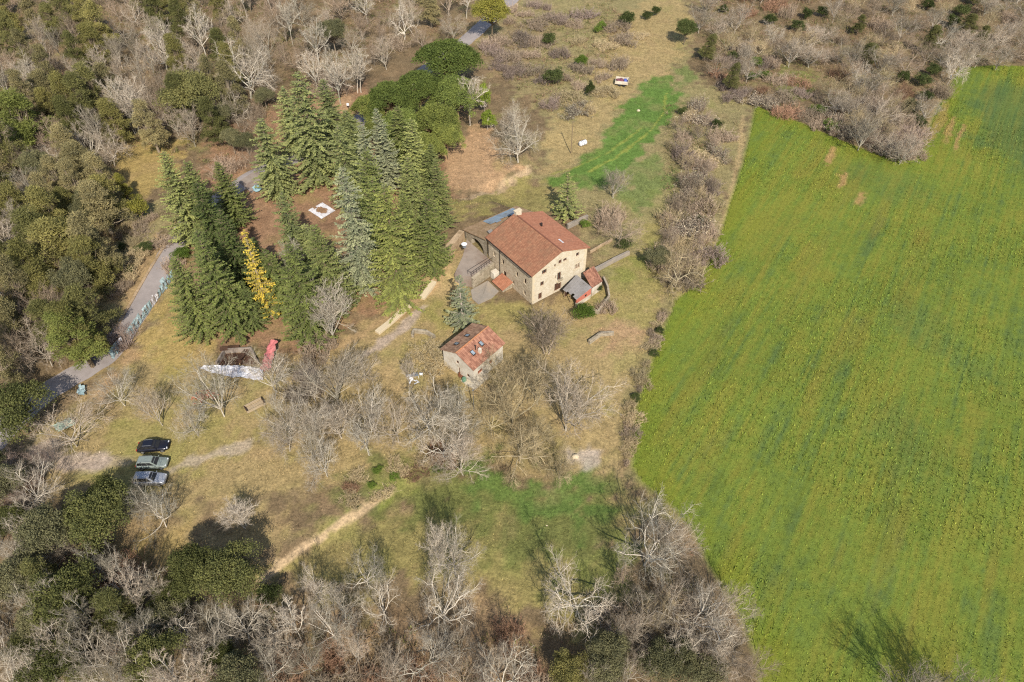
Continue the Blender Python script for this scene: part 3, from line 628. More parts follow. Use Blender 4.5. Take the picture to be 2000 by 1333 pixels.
MB().box(hl(W_/2+.5, L_H-.1, APEX+.91), (1.5, .9, .1), HOUSE_A).build('chimney_cap', M['quoin'], ch)
def on_slope(a, b, up=.0): return hl(a, b, EAVE+sl_*((W_-a) if a > W_/2 else a)+rz_+up)
MB().box(on_slope(8.9, 8.7, .32), (.34, .3, .75), HOUSE_A).build('vent_pipe', M['metal'], house)
q = [on_slope(8.7, 3.5, .09), on_slope(9.1, 3.5, .09), on_slope(9.1, 2.2, .09), on_slope(8.7, 2.2, .09)]; MB().slab(q, .05).build('roof_patch', M['tarp_w'], house)
tb = MB(); tb.tube([hl(-.1, 9.95, EAVE-.1), hl(-.1, 9.95, .2)], .055, 8); tb.build('downpipe', M['metal'], house)
gtr = MB(); gtr.tube([hl(-oh-.06, -fo, EAVE-oh*sl_+.03), hl(-oh-.06, L_H, EAVE-oh*sl_+.03)], .08, 6); gtr.build('gutter', M['metal'], house)

# annex leaning on the back gable
annex = thing('annex', 'low annex with mossy roof, blue-grey sheets and a wide arch behind the farmhouse', 'building', (0, 0, 0))
A0, A1, B0, B1, ZE, ZT = -.3, 12.4, L_H+.06, 21.3, 4.75, 7.0
at_ = lambda b: ZE+(ZT-ZE)*(B1-b)/(B1-B0)
# arched side wall, pieced from strips
mb = MB(); bc, br_, zs = 17.1, 2.3, 2.7
strips = np.linspace(B0, B1, 25)
for b0, b1 in zip(strips[:-1], strips[1:]):
    def lowz(b):
        t = (b-bc)/br_
        return zs+2.0*math.sqrt(max(0, 1-t*t)) if abs(t) < 1 else -.5
    for dp0 in (0.,):
        l0, l1 = lowz(b0), lowz(b1)
        if l0 < 0 and l1 > 0: l0 = zs-3.2
        if l1 < 0 and l0 > 0: l1 = zs-3.2
        t0, t1 = at_(b0)-.12, at_(b1)-.12
        l0, l1 = min(l0, t0-.05), min(l1, t1-.05)
        f_ = lambda b, z, dp: hl(A0+dp, b, z)
        mb.add([f_(b1, l1, 0), f_(b0, l0, 0), f_(b0, t0, 0), f_(b1, t1, 0)], [(0, 1, 2, 3)]); mb.add([f_(b1, l1, .9), f_(b0, l0, .9), f_(b0, l0, 0), f_(b1, l1, 0)], [(0, 1, 2, 3)])
mb.build('arched_wall', M['oldstone'], annex)
wall_mesh('recess_wall', M['gable'], annex, hl(A0+1.6, B1-.3), -hb, -ha, B1-B0-.4, lambda s: 4.5, [], z0=0)
wall_mesh('rear_wall', M['stone'], annex, hl(A1, B1), -ha, hb, A1-A0, lambda s: ZE-.1, [])
wall_mesh('end_wall', M['stone'], annex, hl(A1, B0), hb, ha, B1-B0, lambda s: at_(B0+s)-.12, [])
tile_roof('roof_slope', M['roof_moss'], annex, hl(A0-.35, B1+.35, ZE-.1), hl(A1+.35, B1+.35, ZE-.1), hl(A0-.35, B0, ZT), row=.3, seed=5, sag=.15)
for k in range(6):
    a0 = 4.0+k*1.25; b_lo, b_hi = B1-.1, B1-2.7-.45*math.sin(k*2.)
    q = [hl(a0, b_lo, at_(b_lo)+.12), hl(a0+1.22, b_lo, at_(b_lo)+.12), hl(a0+1.22, b_hi, at_(b_hi)+.12), hl(a0, b_hi, at_(b_hi)+.12)]
    MB().slab(q, .03).build('roof_sheet', M['sheet'], annex)
MB().box(hl(1.6, 14.8, at_(14.8)+.25), (.9, 1.6, .12), HOUSE_A, tilt=(.25, 0)).build('roof_sheet', M['fibre'], annex)

# terrace with railing, retaining wall, patio, porch
TZ = 2.6
terr = thing('terrace', 'raised concrete terrace with iron railing beside the farmhouse', 'terrace', (0, 0, 0))
tq = [P(903, 480, TZ), hl(-.35, 20.8), hl(-.35, 12.0), P(920, 541, TZ), P(886, 517, TZ)]
tp = [(p[0], p[1]) for p in (tq[0], tq[1], tq[2], tq[3], tq[4])][::-1]
sdp = poly_sd(np.array([0.]), np.array([0.]), tp)
MB().prism(tp, -.4, TZ).build('terrace_floor', M['slab'], terr)
def wall_run(name, m, parent, pts, h, th, z0=-.4, cap=None):
    mb = MB(); pts = [np.array(p, float) for p in pts]
    for a, b in zip(pts[:-1], pts[1:]):
        d = (b-a)[:2]; d = d/np.hypot(*d); n_ = np.array([-d[1], d[0]])*th/2
        za, zb = (a[2] if len(a) > 2 else 0), (b[2] if len(b) > 2 else 0)
        mb.prism([tuple(a[:2]-n_), tuple(b[:2]-n_), tuple(b[:2]+n_), tuple(a[:2]+n_)], [za+z0, zb+z0, zb+z0, za+z0], [za+h, zb+h, zb+h*.93, za+h*1.03])
    return mb.build(name, m, parent, bevel=.04)
e0, e1 = np.array([*tq[2][:2], TZ]), np.array([*tq[3][:2], TZ])
r_ = MB()
for t in np.linspace(0.02, .98, 9): p = e0+(e1-e0)*t; r_.tube([p+np.array([0, 0, -.05]), p+np.array([0, 0, 1.0])], .03, 6)
for z in (.55, 1.0): r_.tube([e0+np.array([0, 0, z]), e1+np.array([0, 0, z])], .035, 6)
p = e1+(e0-e1)*.02; s_ = norm(np.cross(e1-e0, [0, 0, 1.])); 
if s_@(np.array([*np.mean(np.array(tp), 0), TZ])-e1) < 0: s_ = -s_
r_.tube([p+s_*.9+np.array([0, 0, 1.0]), p+np.array([0, 0, 1.0])], .035, 6); r_.tube([p+s_*.9+np.array([0, 0, 0]), p+s_*.9+np.array([0, 0, 1.0])], .03, 6)
r_.tube([p+s_*.9+np.array([0, 0, 1.0]), e0+s_*.9*.6+np.array([0, 0, 1.0])], .035, 6)
r_.build('railing', M['metal'], terr)
wall_run('retaining_wall', M['oldstone'], terr, [(*(e0-s_*.27)[:2], 0), (*(e1-s_*.27)[:2], 0)], TZ-.05, .5)
lw = thing('low_stone_wall', 'thick pale stone wall along the outer side of the terrace', 'wall', P(888, 483))
wall_run('wall_body', M['kerb'], lw, [P(903, 468)-P(888, 483), P(873, 503)-P(888, 483)], 2.2, 1.2)
dsh = P(907, 483, TZ); disc = thing('round_table', 'white round table standing on the terrace', 'table', dsh)
MB().tube([(0, 0, .7), (0, 0, .76)], .55, 20).build('table_top', M['plastic'], disc); MB().tube([(0, 0, 0), (0, 0, .7)], .06, 8).build('leg', M['galv'], disc); MB().tube([(0, 0, 0), (0, 0, .05)], .35, 12).build('base', M['galv'], disc)
pt_ = MB(); pp = [P(*q_) for q_ in ((953, 549), (975, 570), (962, 583), (934, 596), (922, 585), (919, 568))]
patio = thing('patio', 'cracked grey concrete patio at the foot of the terrace', 'patio', pp[0])
ctr = np.mean([p[:2] for p in pp], 0)
for k, (i, j) in enumerate(((0, 1), (1, 2), (2, 3), (3, 4), (4, 5), (5, 0))):
    tri = [ctr+(pp[i][:2]-ctr)*.985, ctr+(pp[j][:2]-ctr)*.985, ctr]; cc_ = np.mean(tri, 0); tri = [tuple(cc_+(t-cc_)*.985-pp[0][:2]) for t in tri]
    a2 = (tri[1][0]-tri[0][0])*(tri[2][1]-tri[0][1])-(tri[1][1]-tri[0][1])*(tri[2][0]-tri[0][0])
    MB().prism(tri if a2 > 0 else tri[::-1], -.5, .14+.02*(k % 3)).build('slab', M['concrete'], patio)
porch = thing('lean_to_porch', 'small orange tiled lean-to at the foot of the farmhouse side wall', 'porch', (0, 0, 0))
tile_roof('roof', M['roof_b'], porch, hl(-2.6, 5.8, .75), hl(-2.6, 9.2, .75), hl(-.05, 5.8, 1.55), row=.3, seed=8)
MB().prism([tuple(hl(-2.3, 6)[:2]), tuple(hl(-.1, 6)[:2]), tuple(hl(-.1, 9)[:2]), tuple(hl(-2.3, 9)[:2])], -.3, [.68, 1.3, 1.3, .68]).build('wall', M['oldstone'], porch)
bxp = hl(-.95, 10.4, 0); MB().box((0, 0, .8), (1.3, 1.2, 1.6), HOUSE_A).build('utility_box', M['white'], None, bevel=.03, label='white utility box between terrace wall and orange lean-to', category='box').location = tuple(bxp)

# shed with grey sheets, red tiles and red wall
shed = thing('shed', 'ramshackle shed with grey corrugated roof, red tiles and salmon wall', 'shed', P(1126, 575))
so_ = np.array(shed.location)
SP = lambda px, py, z: P(px, py, z)-so_
g4 = [SP(1099, 566, 2.0), SP(1126, 586, 2.0), SP(1156, 562, 2.6), SP(1126, 537, 2.6)]
nsh = 7
for k in range(nsh):
    t0, t1 = k/nsh, (k+1)/nsh-.004; lo0, lo1 = g4[0]+(g4[1]-g4[0])*t0, g4[0]+(g4[1]-g4[0])*t1; hi0, hi1 = g4[3]+(g4[2]-g4[3])*t0, g4[3]+(g4[2]-g4[3])*t1
    cut = (0, .0, .07, .03, .16, .02, .0)[k]; dzk = .02*(k % 2)
    mbk = MB(); lo0 = lo0+(hi0-lo0)*cut; lo1 = lo1+(hi1-lo1)*cut
    nn = 9; pts = []
    for end, (pa, pb) in enumerate(((lo0, lo1), (hi0, hi1))):
        for i in range(nn): pts.append(pa+(pb-pa)*(i/(nn-1))+np.array([0, 0, .035*(i % 2)+dzk]))
    n0 = len(pts); pts += [p-np.array([0, 0, .03]) for p in pts]
    fs = [(i, i+1, nn+i+1, nn+i) for i in range(nn-1)]+[(n0+i+1, n0+i, n0+nn+i, n0+nn+i+1) for i in range(nn-1)]+[(i+1, i, n0+i, n0+i+1) for i in range(nn-1)]
    mbk.add(pts, fs).build('roof_sheet', M['fibre'], shed)
r4 = [SP(1156, 563, 2.3), SP(1177, 549, 2.3), SP(1163, 530, 2.6), SP(1139, 533, 2.6)]
tile_roof('tile_roof', M['roof_c'], shed, r4[0], r4[1], r4[3], row=.28, seed=9, amp=.07)
def vwall(name, m, a, b, zt, th=.25, zb=-.4):
    a, b = np.array(a), np.array(b); d = (b-a)[:2]/np.hypot(*(b-a)[:2]); n_ = np.array([-d[1], d[0]])*th/2; zt = zt if hasattr(zt, '__len__') else (zt, zt)
    return MB().prism([tuple(a[:2]-n_), tuple(b[:2]-n_), tuple(b[:2]+n_), tuple(a[:2]+n_)], zb, [zt[0], zt[1], zt[1], zt[0]]).build(name, m, shed)
def inset(p, q, t): return p+(q-p)*t
ga, gb, gc, gd = inset(g4[0], g4[2], .06), inset(g4[1], g4[3], .03), inset(g4[2], g4[0], .03), inset(g4[3], g4[1], .06)
gb = gb+np.array([0, 0, 0]); 
vwall('plinth', M['white'], gb, gc, 1.0, .32); vwall('salmon_wall', M['redwall'], gb, gc, (1.85, 2.45), .25, 1.002)
wd = MB(); mid = inset(gb, gc, .62); d_ = norm(np.array([*(gc-gb)[:2], 0.])); n_ = np.array([d_[1], -d_[0], 0])
obox(wd, mid*np.array([1, 1, 0]), d_, n_, -.22, .22, 1.35, 1.8, .126, .15); wd.build('window', M['glass'], shed)
vwall('rear_wall', M['oldstone'], gc, gd, 2.3); vwall('side_wall', M['darkwood'], inset(ga, gd, .1), gd, (1.6, 2.3)); 
for t in (.03, .5): p = inset(ga, gb, t); MB().tube([(p[0], p[1], -.3), (p[0], p[1], 1.95)], .08, 7).build('post', M['pole'], shed)
rw = [inset(p, r4[(i+2) % 4], .05) for i, p in enumerate(r4)]
vwall('tile_room_wall', M['white'], rw[0], rw[1], 2.15); vwall('tile_room_side_wall', M['oldstone'], rw[1], rw[2], (2.1, 2.4))
encl = thing('roofless_enclosure', 'broken low stone enclosure attached to the red-walled shed', 'wall', P(1160, 585)); eo = np.array(encl.location)
ep = [P(1177, 551)-eo, P(1186, 570)-eo, P(1189, 585)-eo, P(1168, 614)-eo, P(1136, 603)-eo, P(1131, 592)-eo]
for i, (a, b, h_) in enumerate(zip(ep[:-1], ep[1:], (1.5, 1.2, 1.0, .9, .8))): wall_run('wall', M['oldstone'], encl, [a, b], h_, .38)
def runwall(label, px, h_, th, m='kerb'):
    pts = [P(*q_) for q_ in px]; t = thing('garden_wall', label, 'wall', pts[0], 0, 'walls of the kitchen garden'); wall_run('wall_body', M[m], t, [p-pts[0] for p in pts], h_, th); return t
runwall('lowest pale garden wall running right from the shed', [(1161, 532), (1196, 513), (1228, 497)], .9, .6, 'concrete')
runwall('middle thin garden wall right of the farmhouse', [(1152, 495), (1172, 483), (1195, 471)], .6, .35)
runwall('upper garden wall behind the farmhouse', [(1108, 447), (1130, 436), (1147, 428)], 1.1, .6, 'concrete')
sb = thing('stone_ruin', 'short pale stone wall stub near the field below the shed', 'wall', P(1195, 655)); o_ = np.array(sb.location)
wall_run('wall_body', M['oldstone'], sb, [P(1150, 672)-o_, P(1172, 656)-o_, P(1198, 654)-o_], .8, .5)
tr = thing('stone_trough', 'curved low stone basin in scrub left of the small house', 'wall', P(825, 657)); o_ = np.array(tr.location)
wall_run('wall_body', M['oldstone'], tr, [P(806, 660)-o_, P(808, 650)-o_, P(832, 652)-o_, P(850, 662)-o_], .9, .4)
for i, (px_, lab) in enumerate(([((737, 652), (762, 632), (800, 598)), 'long pale stone path edge running up to the grove'], [((824, 585), (848, 552)), 'short pale stone edge under the right end of the grove'])):
    pts = [P(*q_) for q_ in px_]; t = thing('stone_path_edge', lab, 'path edge', pts[0]); wall_run('stones', M['quoin'], t, [p-pts[0] for p in pts], .5, 1.1)

# small house
sc = P(926.4, 752); sa = (P(982.3, 703)-sc)*np.array([1, 1, 0]); SW_ = np.linalg.norm(sa); sa = sa/SW_; sbv = np.array([-sa[1], sa[0], 0]); SLN = 6.9
sh_ = thing('small_house', 'small white house with red and brown tiled roof and four skylights', 'house', sc)
SE, SAp = 4.1, 5.6
gts = lambda s: SE+(SAp-SE)*(1-abs(s-SLN/2)/(SLN/2))
Z3 = np.zeros(3)
# ridge runs along sa; the gable end faces -sa, the eave wall faces -sbv
gop2 = [(2.9, 3.6, 2.6, 3.5), (3.3, 3.7, .3, 2.0), (5.2, 5.9, .9, 1.8)]
wall_mesh('gable_wall', M['white'], sh_, sbv*SLN, -sbv, -sa, SLN, gts, gop2, extra_cuts=(SLN/2,))
for i, o in enumerate(gop2): window(sh_, sbv*SLN, -sbv, -sa, o, M['wood'], 'door' if i == 1 else 'window', leaf=M['wood'] if i == 1 else None)
fop2 = [(1.0, 2.2, 1.5, 2.5), (3.9, 4.9, 1.5, 2.6)]
wall_mesh('front_wall', M['white'], sh_, Z3, sa, -sbv, SW_, lambda s: SE, fop2)
for o in fop2: window(sh_, Z3, sa, -sbv, o, M['terracotta'], leaf=M['wood'])
wall_mesh('gable_wall', M['white'], sh_, sa*SW_, sbv, sa, SLN, gts, [], extra_cuts=(SLN/2,)); wall_mesh('rear_wall', M['white'], sh_, sa*SW_+sbv*SLN, -sa, sbv, SW_, lambda s: SE, [])
k_ = (SAp-SE)/(SLN/2); ov = .35; Z = lambda z: np.array([0, 0, z])
tile_roof('roof_slope', M['roof_c'], sh_, -sa*ov-sbv*ov+Z(SE-ov*k_+.14), sa*(SW_+ov)-sbv*ov+Z(SE-ov*k_+.14), -sa*ov+sbv*SLN/2+Z(SAp+.14), row=.3, amp=.035, seed=21, sag=.1)
tile_roof('roof_slope', M['roof_d'], sh_, sa*(SW_+ov)+sbv*(SLN+ov)+Z(SE-ov*k_+.14), -sa*ov+sbv*(SLN+ov)+Z(SE-ov*k_+.14), sa*(SW_+ov)+sbv*SLN/2+Z(SAp+.14), row=.3, amp=.03, seed=22, sag=.1)
ridge_row('ridge', M['orange'], sh_, -sa*ov+sbv*SLN/2+Z(SAp+.18), sa*(SW_+ov)+sbv*SLN/2+Z(SAp+.18), .14, 16)
def skylight(s, b):
    z = SE+k_*(b if b < SLN/2 else SLN-b)+.14; sg = 1 if b < SLN/2 else -1
    q = [sa*(s-.33)+sbv*(b-.42)+Z(z-.42*k_*sg+.16), sa*(s+.33)+sbv*(b-.42)+Z(z-.42*k_*sg+.16), sa*(s+.33)+sbv*(b+.42)+Z(z+.42*k_*sg+.16), sa*(s-.33)+sbv*(b+.42)+Z(z+.42*k_*sg+.16)]
    f_ = MB().slab(q, .14).build('skylight', M['metal'], sh_); c_ = np.mean(q, 0); MB().slab([c_+(p-c_)*.78+Z(.015) for p in q], .012).build('pane', M['sheet'], f_)
for s, b in ((1.9, 1.75), (4.3, 2.0), (1.75, 5.3), (4.3, 5.2)): skylight(s, b)
MB().box(sa*3.0+sbv*1.2+Z(SE+k_*1.2+.45), (.45, .45, 1.0), math.atan2(sa[1], sa[0])).build('chimney', M['white'], sh_)
cp = sa*2.75+sbv*1.9; MB().tube([cp+Z(SE+k_*1.9), cp+Z(SE+k_*1.9+1.1)], .07, 8).build('flue', M['metal'], sh_); MB().tube([cp+Z(SE+k_*1.9+1.1), cp+Z(SE+k_*1.9+1.22)], [.16, .05], 8).build('cowl', M['metal'], sh_)
MB().prism([tuple((-sa*.9-sbv*.9)[:2]), tuple((sa*3.2-sbv*.9)[:2]), tuple((sa*3.2-sbv*.01)[:2]), tuple((-sa*.02-sbv*.01)[:2]), tuple((-sa*.02+sbv*2.2)[:2]), tuple((-sa*.9+sbv*2.2)[:2])], -.5, .35).build('plinth', M['gable'], sh_)

# ------------------------------------------------------------------ cars
def car(name, label, pos, rz, L, Wd, Hh, paint, suv=True, rails=False, ribs=False):
    t = thing(name, label, 'car', pos, rz, 'cars parked on the lawn')
    hw = Wd/2; zb, belt = .24, Hh*(.62 if suv else .6)
    # lower body: rings along x (rear -> front); each ring half-width, bottom, top
    st = [(-.5, .74, .42, .74), (-.485, .9, .3, .9), (-.42, .97, .25, 1.0), (-.3, 1.0, .23, 1.0), (0, 1.0, .22, 1.0), (.18, 1.0, .22, .99), (.3, .99, .23, .93), (.42, .95, .26, .86), (.475, .85, .32, .78), (.5, .68, .42, .66)]
    mb = MB(); rings = []
    for fx, fw, z0, zt in st:
        x_, w2, top = fx*L, hw*fw, belt*zt
        rings.append([(x_, -w2*.92, z0), (x_, -w2, z0+.14), (x_, -w2, z0+(top-z0)*.6), (x_, -w2*.95, top-.05), (x_, -w2*.84, top), (x_, 0, top+.03), (x_, w2*.84, top), (x_, w2*.95, top-.05), (x_, w2, z0+(top-z0)*.6), (x_, w2, z0+.14), (x_, w2*.92, z0)])
    k = 11; vs = [v for r in rings for v in r]; fs = [(i*k+j, (i+1)*k+j, (i+1)*k+j+1, i*k+j+1) for i in range(len(rings)-1) for j in range(k-1)]+[(i*k+10, (i+1)*k+10, (i+1)*k, i*k) for i in range(len(rings)-1)]
    fs += [tuple(range(k)), tuple((len(rings)-1)*k+j for j in range(k-1, -1, -1))]
    mb.add(vs, fs); mb.build('body', paint, t, smooth=True)
    # greenhouse
    xr0, xr1, xf1, xf0 = ((-.47, -.42, .05, .21) if suv else (-.45, -.28, .04, .22)); bw, tw = hw*.86, hw*.68; zr = Hh
    cab = [(-bw*.98, xr0*L), (bw*.98, xr0*L), (bw, xf0*L), (-bw, xf0*L)]; topq = [(-tw, xr1*L), (tw, xr1*L), (tw, xf1*L), (-tw, xf1*L)]
    mb = MB(); bz = belt*.98
    lo = [(x_, y_, bz) for y_, x_ in cab]; mid_ = [(x_*.4+u*.6, y_*.4+v_*.6, bz+(zr-bz)*.62) for (y_, x_), (v_, u) in zip(cab, topq)]; hi = [(u, v_, zr-.06) for v_, u in topq]; cap = [(u*.94+.0, v_*.86, zr) for v_, u in topq]
    vs = lo+mid_+hi+cap; fs = [(a*4+i, a*4+(i+1) % 4, (a+1)*4+(i+1) % 4, (a+1)*4+i) for a in range(3) for i in range(4)]+[(12, 13, 14, 15)]
    mb.add(vs, fs); mb.build('cabin', paint, t, bevel=.03)
    def face(i):
        a, b, c, d = [Vector(vs[j]) for j in (i, (i+1) % 4, 8+(i+1) % 4, 8+i)]; n_ = (b-a).cross(d-a).normalized(); return a, b, c, d, n_
    def pane(nm, i, u0, u1, v0=.1, v1=.92):
        a, b, c, d, n_ = face(i); e = lambda u, v_: (a.lerp(b, u)).lerp(d.lerp(c, u), v_)
        q = [e(u0, v0), e(u1, v0), e(u1*.97+.015, v1), e(u0*.97+.015, v1)]
        bow = n_*.018
        mb = MB(); mb.add([p+bow for p in q]+[p-bow*2 for p in q], [(0, 1, 2, 3), (7, 6, 5, 4), (0, 4, 5, 1), (1, 5, 6, 2), (2, 6, 7, 3), (3, 7, 4, 0)]); return mb.build(nm, M['glass'], t)
    pane('rear_window', 0, .1, .9); pane('windscreen', 2, .06, .94, .06, .96)
    for i in (1, 3):
        for u0, u1 in ((.05, .3), (.33, .6), (.63, .9)): pane('side_window', i, u0 if i == 1 else 1-u1, u1 if i == 1 else 1-u0, .12, .9)
    for sx in (-.31, .31):
        for sy in (-1, 1):
            y_ = sy*(hw-.11); wh = MB().tube([(sx*L, y_-.11, .34), (sx*L, y_+.115*1, .34)], .34, 18).build('wheel', M['rubber'], t); MB().tube([(sx*L, sy*(hw-.02), .34), (sx*L, sy*(hw+.01), .34)], .21, 14).build('rim', M['rim'], wh)
    for sy in (-1, 1):
        MB().box((.462*L, sy*hw*.62, belt*.74), (.2, .34, .14), rz=sy*-.3).build('headlight', M['clear_lens'], t, bevel=.03); MB().box((-.478*L, sy*hw*.74, belt*.84), (.12, .26, .22)).build('taillight', M['red_lens'], t, bevel=.02)
        MB().box((.165*L, sy*(hw+.07), belt*1.02), (.13, .2, .13)).build('mirror', paint, t, bevel=.03)
        if rails: MB().tube([(xr1*L+.1, sy*tw*.9, zr+.05), (xf1*L-.1, sy*tw*.9, zr+.05)], .025, 6).build('roof_rail', M['galv'], t)
    if ribs:
        for y_ in np.linspace(-tw*.7, tw*.7, 5): MB().box(((xr1+xf1)/2*L, y_, zr+.012), ((xf1-xr1)*L*.86, .05, .024)).build('roof_rib', paint, t)
    MB().box((.497*L, 0, .42), (.08, Wd*.7, .2)).build('bumper', M['metal'], t, bevel=.03); MB().box((-.497*L, 0, .45), (.08, Wd*.74, .22)).build('bumper', M['metal'], t, bevel=.03)
    return t
def paint(name, c, rough=.3, metal=.3):
    m, t, p = nodes_of(name); co = obj_coord(t); n = noise(t, 3, 4, .6, co); c = np.array(c)
    L_(t, ramp(t, n.outputs[0], [(.3, c*.85), (.7, c*1.1)]).outputs[0], p.inputs['Base Color']); p.inputs['Roughness'].default_value = rough; p.inputs['Metallic'].default_value = metal
    p.inputs['Coat Weight'].default_value = .6; p.inputs['Coat Roughness'].default_value = .12; p.inputs['Specular IOR Level'].default_value = .5; return m
car('parked_car', 'black car parked topmost of the three on the lawn', P(302, 876), math.radians(6), 4.7, 1.86, 1.5, paint('black_paint', (.012, .012, .018)), False, True)
car('parked_car', 'grey-green car parked in the middle of the three', P(301, 909), math.radians(2), 4.55, 1.84, 1.62, paint('sage_paint', (.2, .225, .19), .35, .1), True, True)
car('parked_car', 'silver car with ribbed roof parked lowest of the three', P(297, 941), math.radians(1.5), 4.6, 1.86, 1.85, paint('silver_paint', (.36, .36, .37), .35, .3), True, False, True)

# ------------------------------------------------------------------ things on the lawns
def sheet_mesh(corner, n=(14, 10), amp=.12, seed=0, th=.02, hole=None, drape=0.0):
    """wrinkled tarpaulin with thickness; corner: 4 points in order"""
    c = [np.array(p, float) for p in corner]; nu, nv = n; g = np.random.default_rng(seed); V = []
    for j in range(nv+1):
        for i in range(nu+1):
            u, v_ = i/nu, j/nv; p = c[0]*(1-u)*(1-v_)+c[1]*u*(1-v_)+c[2]*u*v_+c[3]*(1-u)*v_
            e = (i in (0, nu)) or (j in (0, nv))
            p = p+np.array([g.normal(0, amp*.4), g.normal(0, amp*.4), amp*(fbm(np.array([u*5+seed]), np.array([v_*5]), seed, 3)[0]*2-.4)+g.uniform(0, amp*.5)])
            V.append(p)
    F = []
    for j in range(nv):
        for i in range(nu):
            if hole is not None and hole((i+.5)/nu, (j+.5)/nv): continue
            a = j*(nu+1)+i; F.append((a, a+1, a+nu+2, a+nu+1))
    return V, F
def tarp(name, label, m, px, amp=.12, seed=0, n=(14, 10), hole=None, dz=.08, cat='tarpaulin', parent=None):
    pts = [P(*q_[:2], q_[2] if len(q_) > 2 else dz) for q_ in px]; o = np.mean(pts, 0)
    V, F = sheet_mesh([p-o for p in pts], n, amp, seed, hole=hole); mb = MB(); mb.add(V, F)
    ob = mb.build(name, m, parent, smooth=False); ob.location = tuple(o); md = ob.modifiers.new('thickness', 'SOLIDIFY'); md.thickness = .02
    if label: ob['label'] = label; ob['category'] = cat
    return ob
tarp('tarpaulin', 'white square tarpaulin with a torn brown hole inside the grove', M['tarp_w'], [(602, 411), (628, 428), (655, 412), (630, 396)], .05, 3, (20, 20), hole=lambda u, v_: (abs(u-.47)+.1*math.sin(9*v_)) < .23 and abs(v_-.5+.08*math.sin(7*u)) < .26 or (u < .16 and .3 < v_ < .5), dz=.12)
slab_p = [P(*q_) for q_ in ((466, 356), (500, 335), (522, 352), (492, 378))]; t = thing('concrete_slab', 'grey concrete slab between cedar and firs', 'slab', slab_p[0]); MB().prism([tuple(p[:2]-slab_p[0][:2]) for p in slab_p], -.6, .18).build('slab_top', M['slab'], t)
tarp('tarpaulin', 'crumpled pale blue tarpaulin beside the grey slab', M['tarp_b'], [(493, 368), (499, 377), (513, 370), (504, 360)], .25, 5, (8, 6), dz=.4)
tarp('tarpaulin', 'long white plastic sheeting on the ground below the grove', M['tarp_w'], [(390, 722), (455, 739), (470, 715), (400, 716)], .2, 7, (18, 6), dz=.3)
tarp('tarpaulin', 'wide white plastic sheeting over the pit beside the red tarpaulin', M['tarp_w'], [(452, 736), (515, 744), (514, 722), (470, 716)], .2, 8, (14, 8), dz=.35)
tarp('tarpaulin', 'long faded red tarpaulin lying uphill under a bare tree', M['tarp_r'], [(508, 724, .5), (528, 726, .5), (543, 668, 2.2), (529, 664, 2.2)], .3, 9, (6, 16), dz=.8)
tarp('tarpaulin', 'pale green tarpaulin under the broad bare tree at left', M['tarp_g'], [(103, 833), (118, 845), (150, 828), (135, 818)], .3, 10, (12, 8), dz=.6)
tarp('tarpaulin', 'small pale teal sheet below the end of the fence', M['tarp_t'], [(150, 770), (166, 775), (166, 755), (156, 752)], .2, 12, (7, 7), dz=.5)
pit = thing('pit_wall', 'dark walled pit beside the white sheeting at the foot of grove', 'pit', P(450, 700)); po = np.array(pit.location)
for nm, a, b in (('wall', (425, 716), (440, 690)), ('wall', (440, 690), (490, 686)), ('wall', (490, 686), (505, 712))): wall_run(nm, M['slab'], pit, [P(*a)-po, P(*b)-po], 1.0, .3)
MB().prism([tuple((P(*q_)-po)[:2]) for q_ in ((427, 714), (500, 712), (488, 690), (442, 692))], -.3, .06).build('floor', M['darkwood'], pit)
for k, (px_, py_, lab) in enumerate([(450, 684, 'dark wooden board leaning in the pit'), (475, 697, 'brown board lying across the pit')]):
    ob = MB().box((0, 0, .5), (3.2, .9, .12), rz=.3+k, tilt=(.1, .2)).build('board', M['darkwood'], None, label=lab, category='board'); ob.location = tuple(P(px_, py_, .4))
cr = thing('wooden_crate', 'open weathered wooden crate on the lawn', 'crate', P(508, 790), math.radians(38))
for k in range(5): MB().box((-.9+k*.0, -.55+k*.275, .1), (3.0, .22, .06)).build('floor_plank', M['greywood'], cr)
for sy in (-1, 1):
    for k in range(2): MB().box((-.9, sy*.72, .3+k*.28), (3.0, .06, .22)).build('side_plank', M['greywood'], cr)
for sx in (-2.35, .6): MB().box((sx, 0, .42), (.06, 1.4, .7)).build('end_board', M['darkwood'], cr)
MB().box((-.5, 0, .46), (2.2, .1, .1)).build('beam', M['greywood'], cr)
pl = thing('tile_pile', 'heap of orange terracotta tiles beside the thick-trunked tree', 'tile pile', P(398, 775))
for k in range(46):
    MB().box((rnd.gauss(0, .8), rnd.gauss(0, .5), .06+abs(rnd.gauss(0, .16))), (.5, .25, .06), rz=rnd.uniform(0, 3), tilt=(rnd.gauss(0, .3), rnd.gauss(0, .3))).build('tile', M['terracotta'], pl)
jf = thing('garden_furniture', 'jumble of white garden furniture on the lawn left of small house', 'furniture', P(811, 738))
for k in range(4):
    c_ = np.array([rnd.uniform(-1.2, 1.2), rnd.uniform(-.8, .8), 0]); a_ = rnd.uniform(0, 6)
    ro = Matrix.Rotation(a_, 3, 'Z'); ch = MB().box(c_+np.array([0, 0, .45]), (.5, .5, .05), a_).build('seat', M['plastic'], jf)
    MB().box(tuple(Vector(c_)+ro @ Vector((-.26, 0, .72))), (.05, .5, .5), a_).build('backrest', M['plastic'], ch)
    for sx in (-.2, .2):
        for sy in (-.2, .2): p = Vector(c_)+ro @ Vector((sx, sy, 0)); MB().tube([p, p+Vector((0, 0, .43))], .025, 6).build('leg', M['plastic'], ch)
MB().box((0, 0, .72), (1.2, .75, .05), .3).build('table_top', M['galv'], jf)
for sx in (-.5, .5): MB().box((sx, sx*.3, .35), (.06, .7, .7), .3).build('table_leg', M['plastic'], jf)
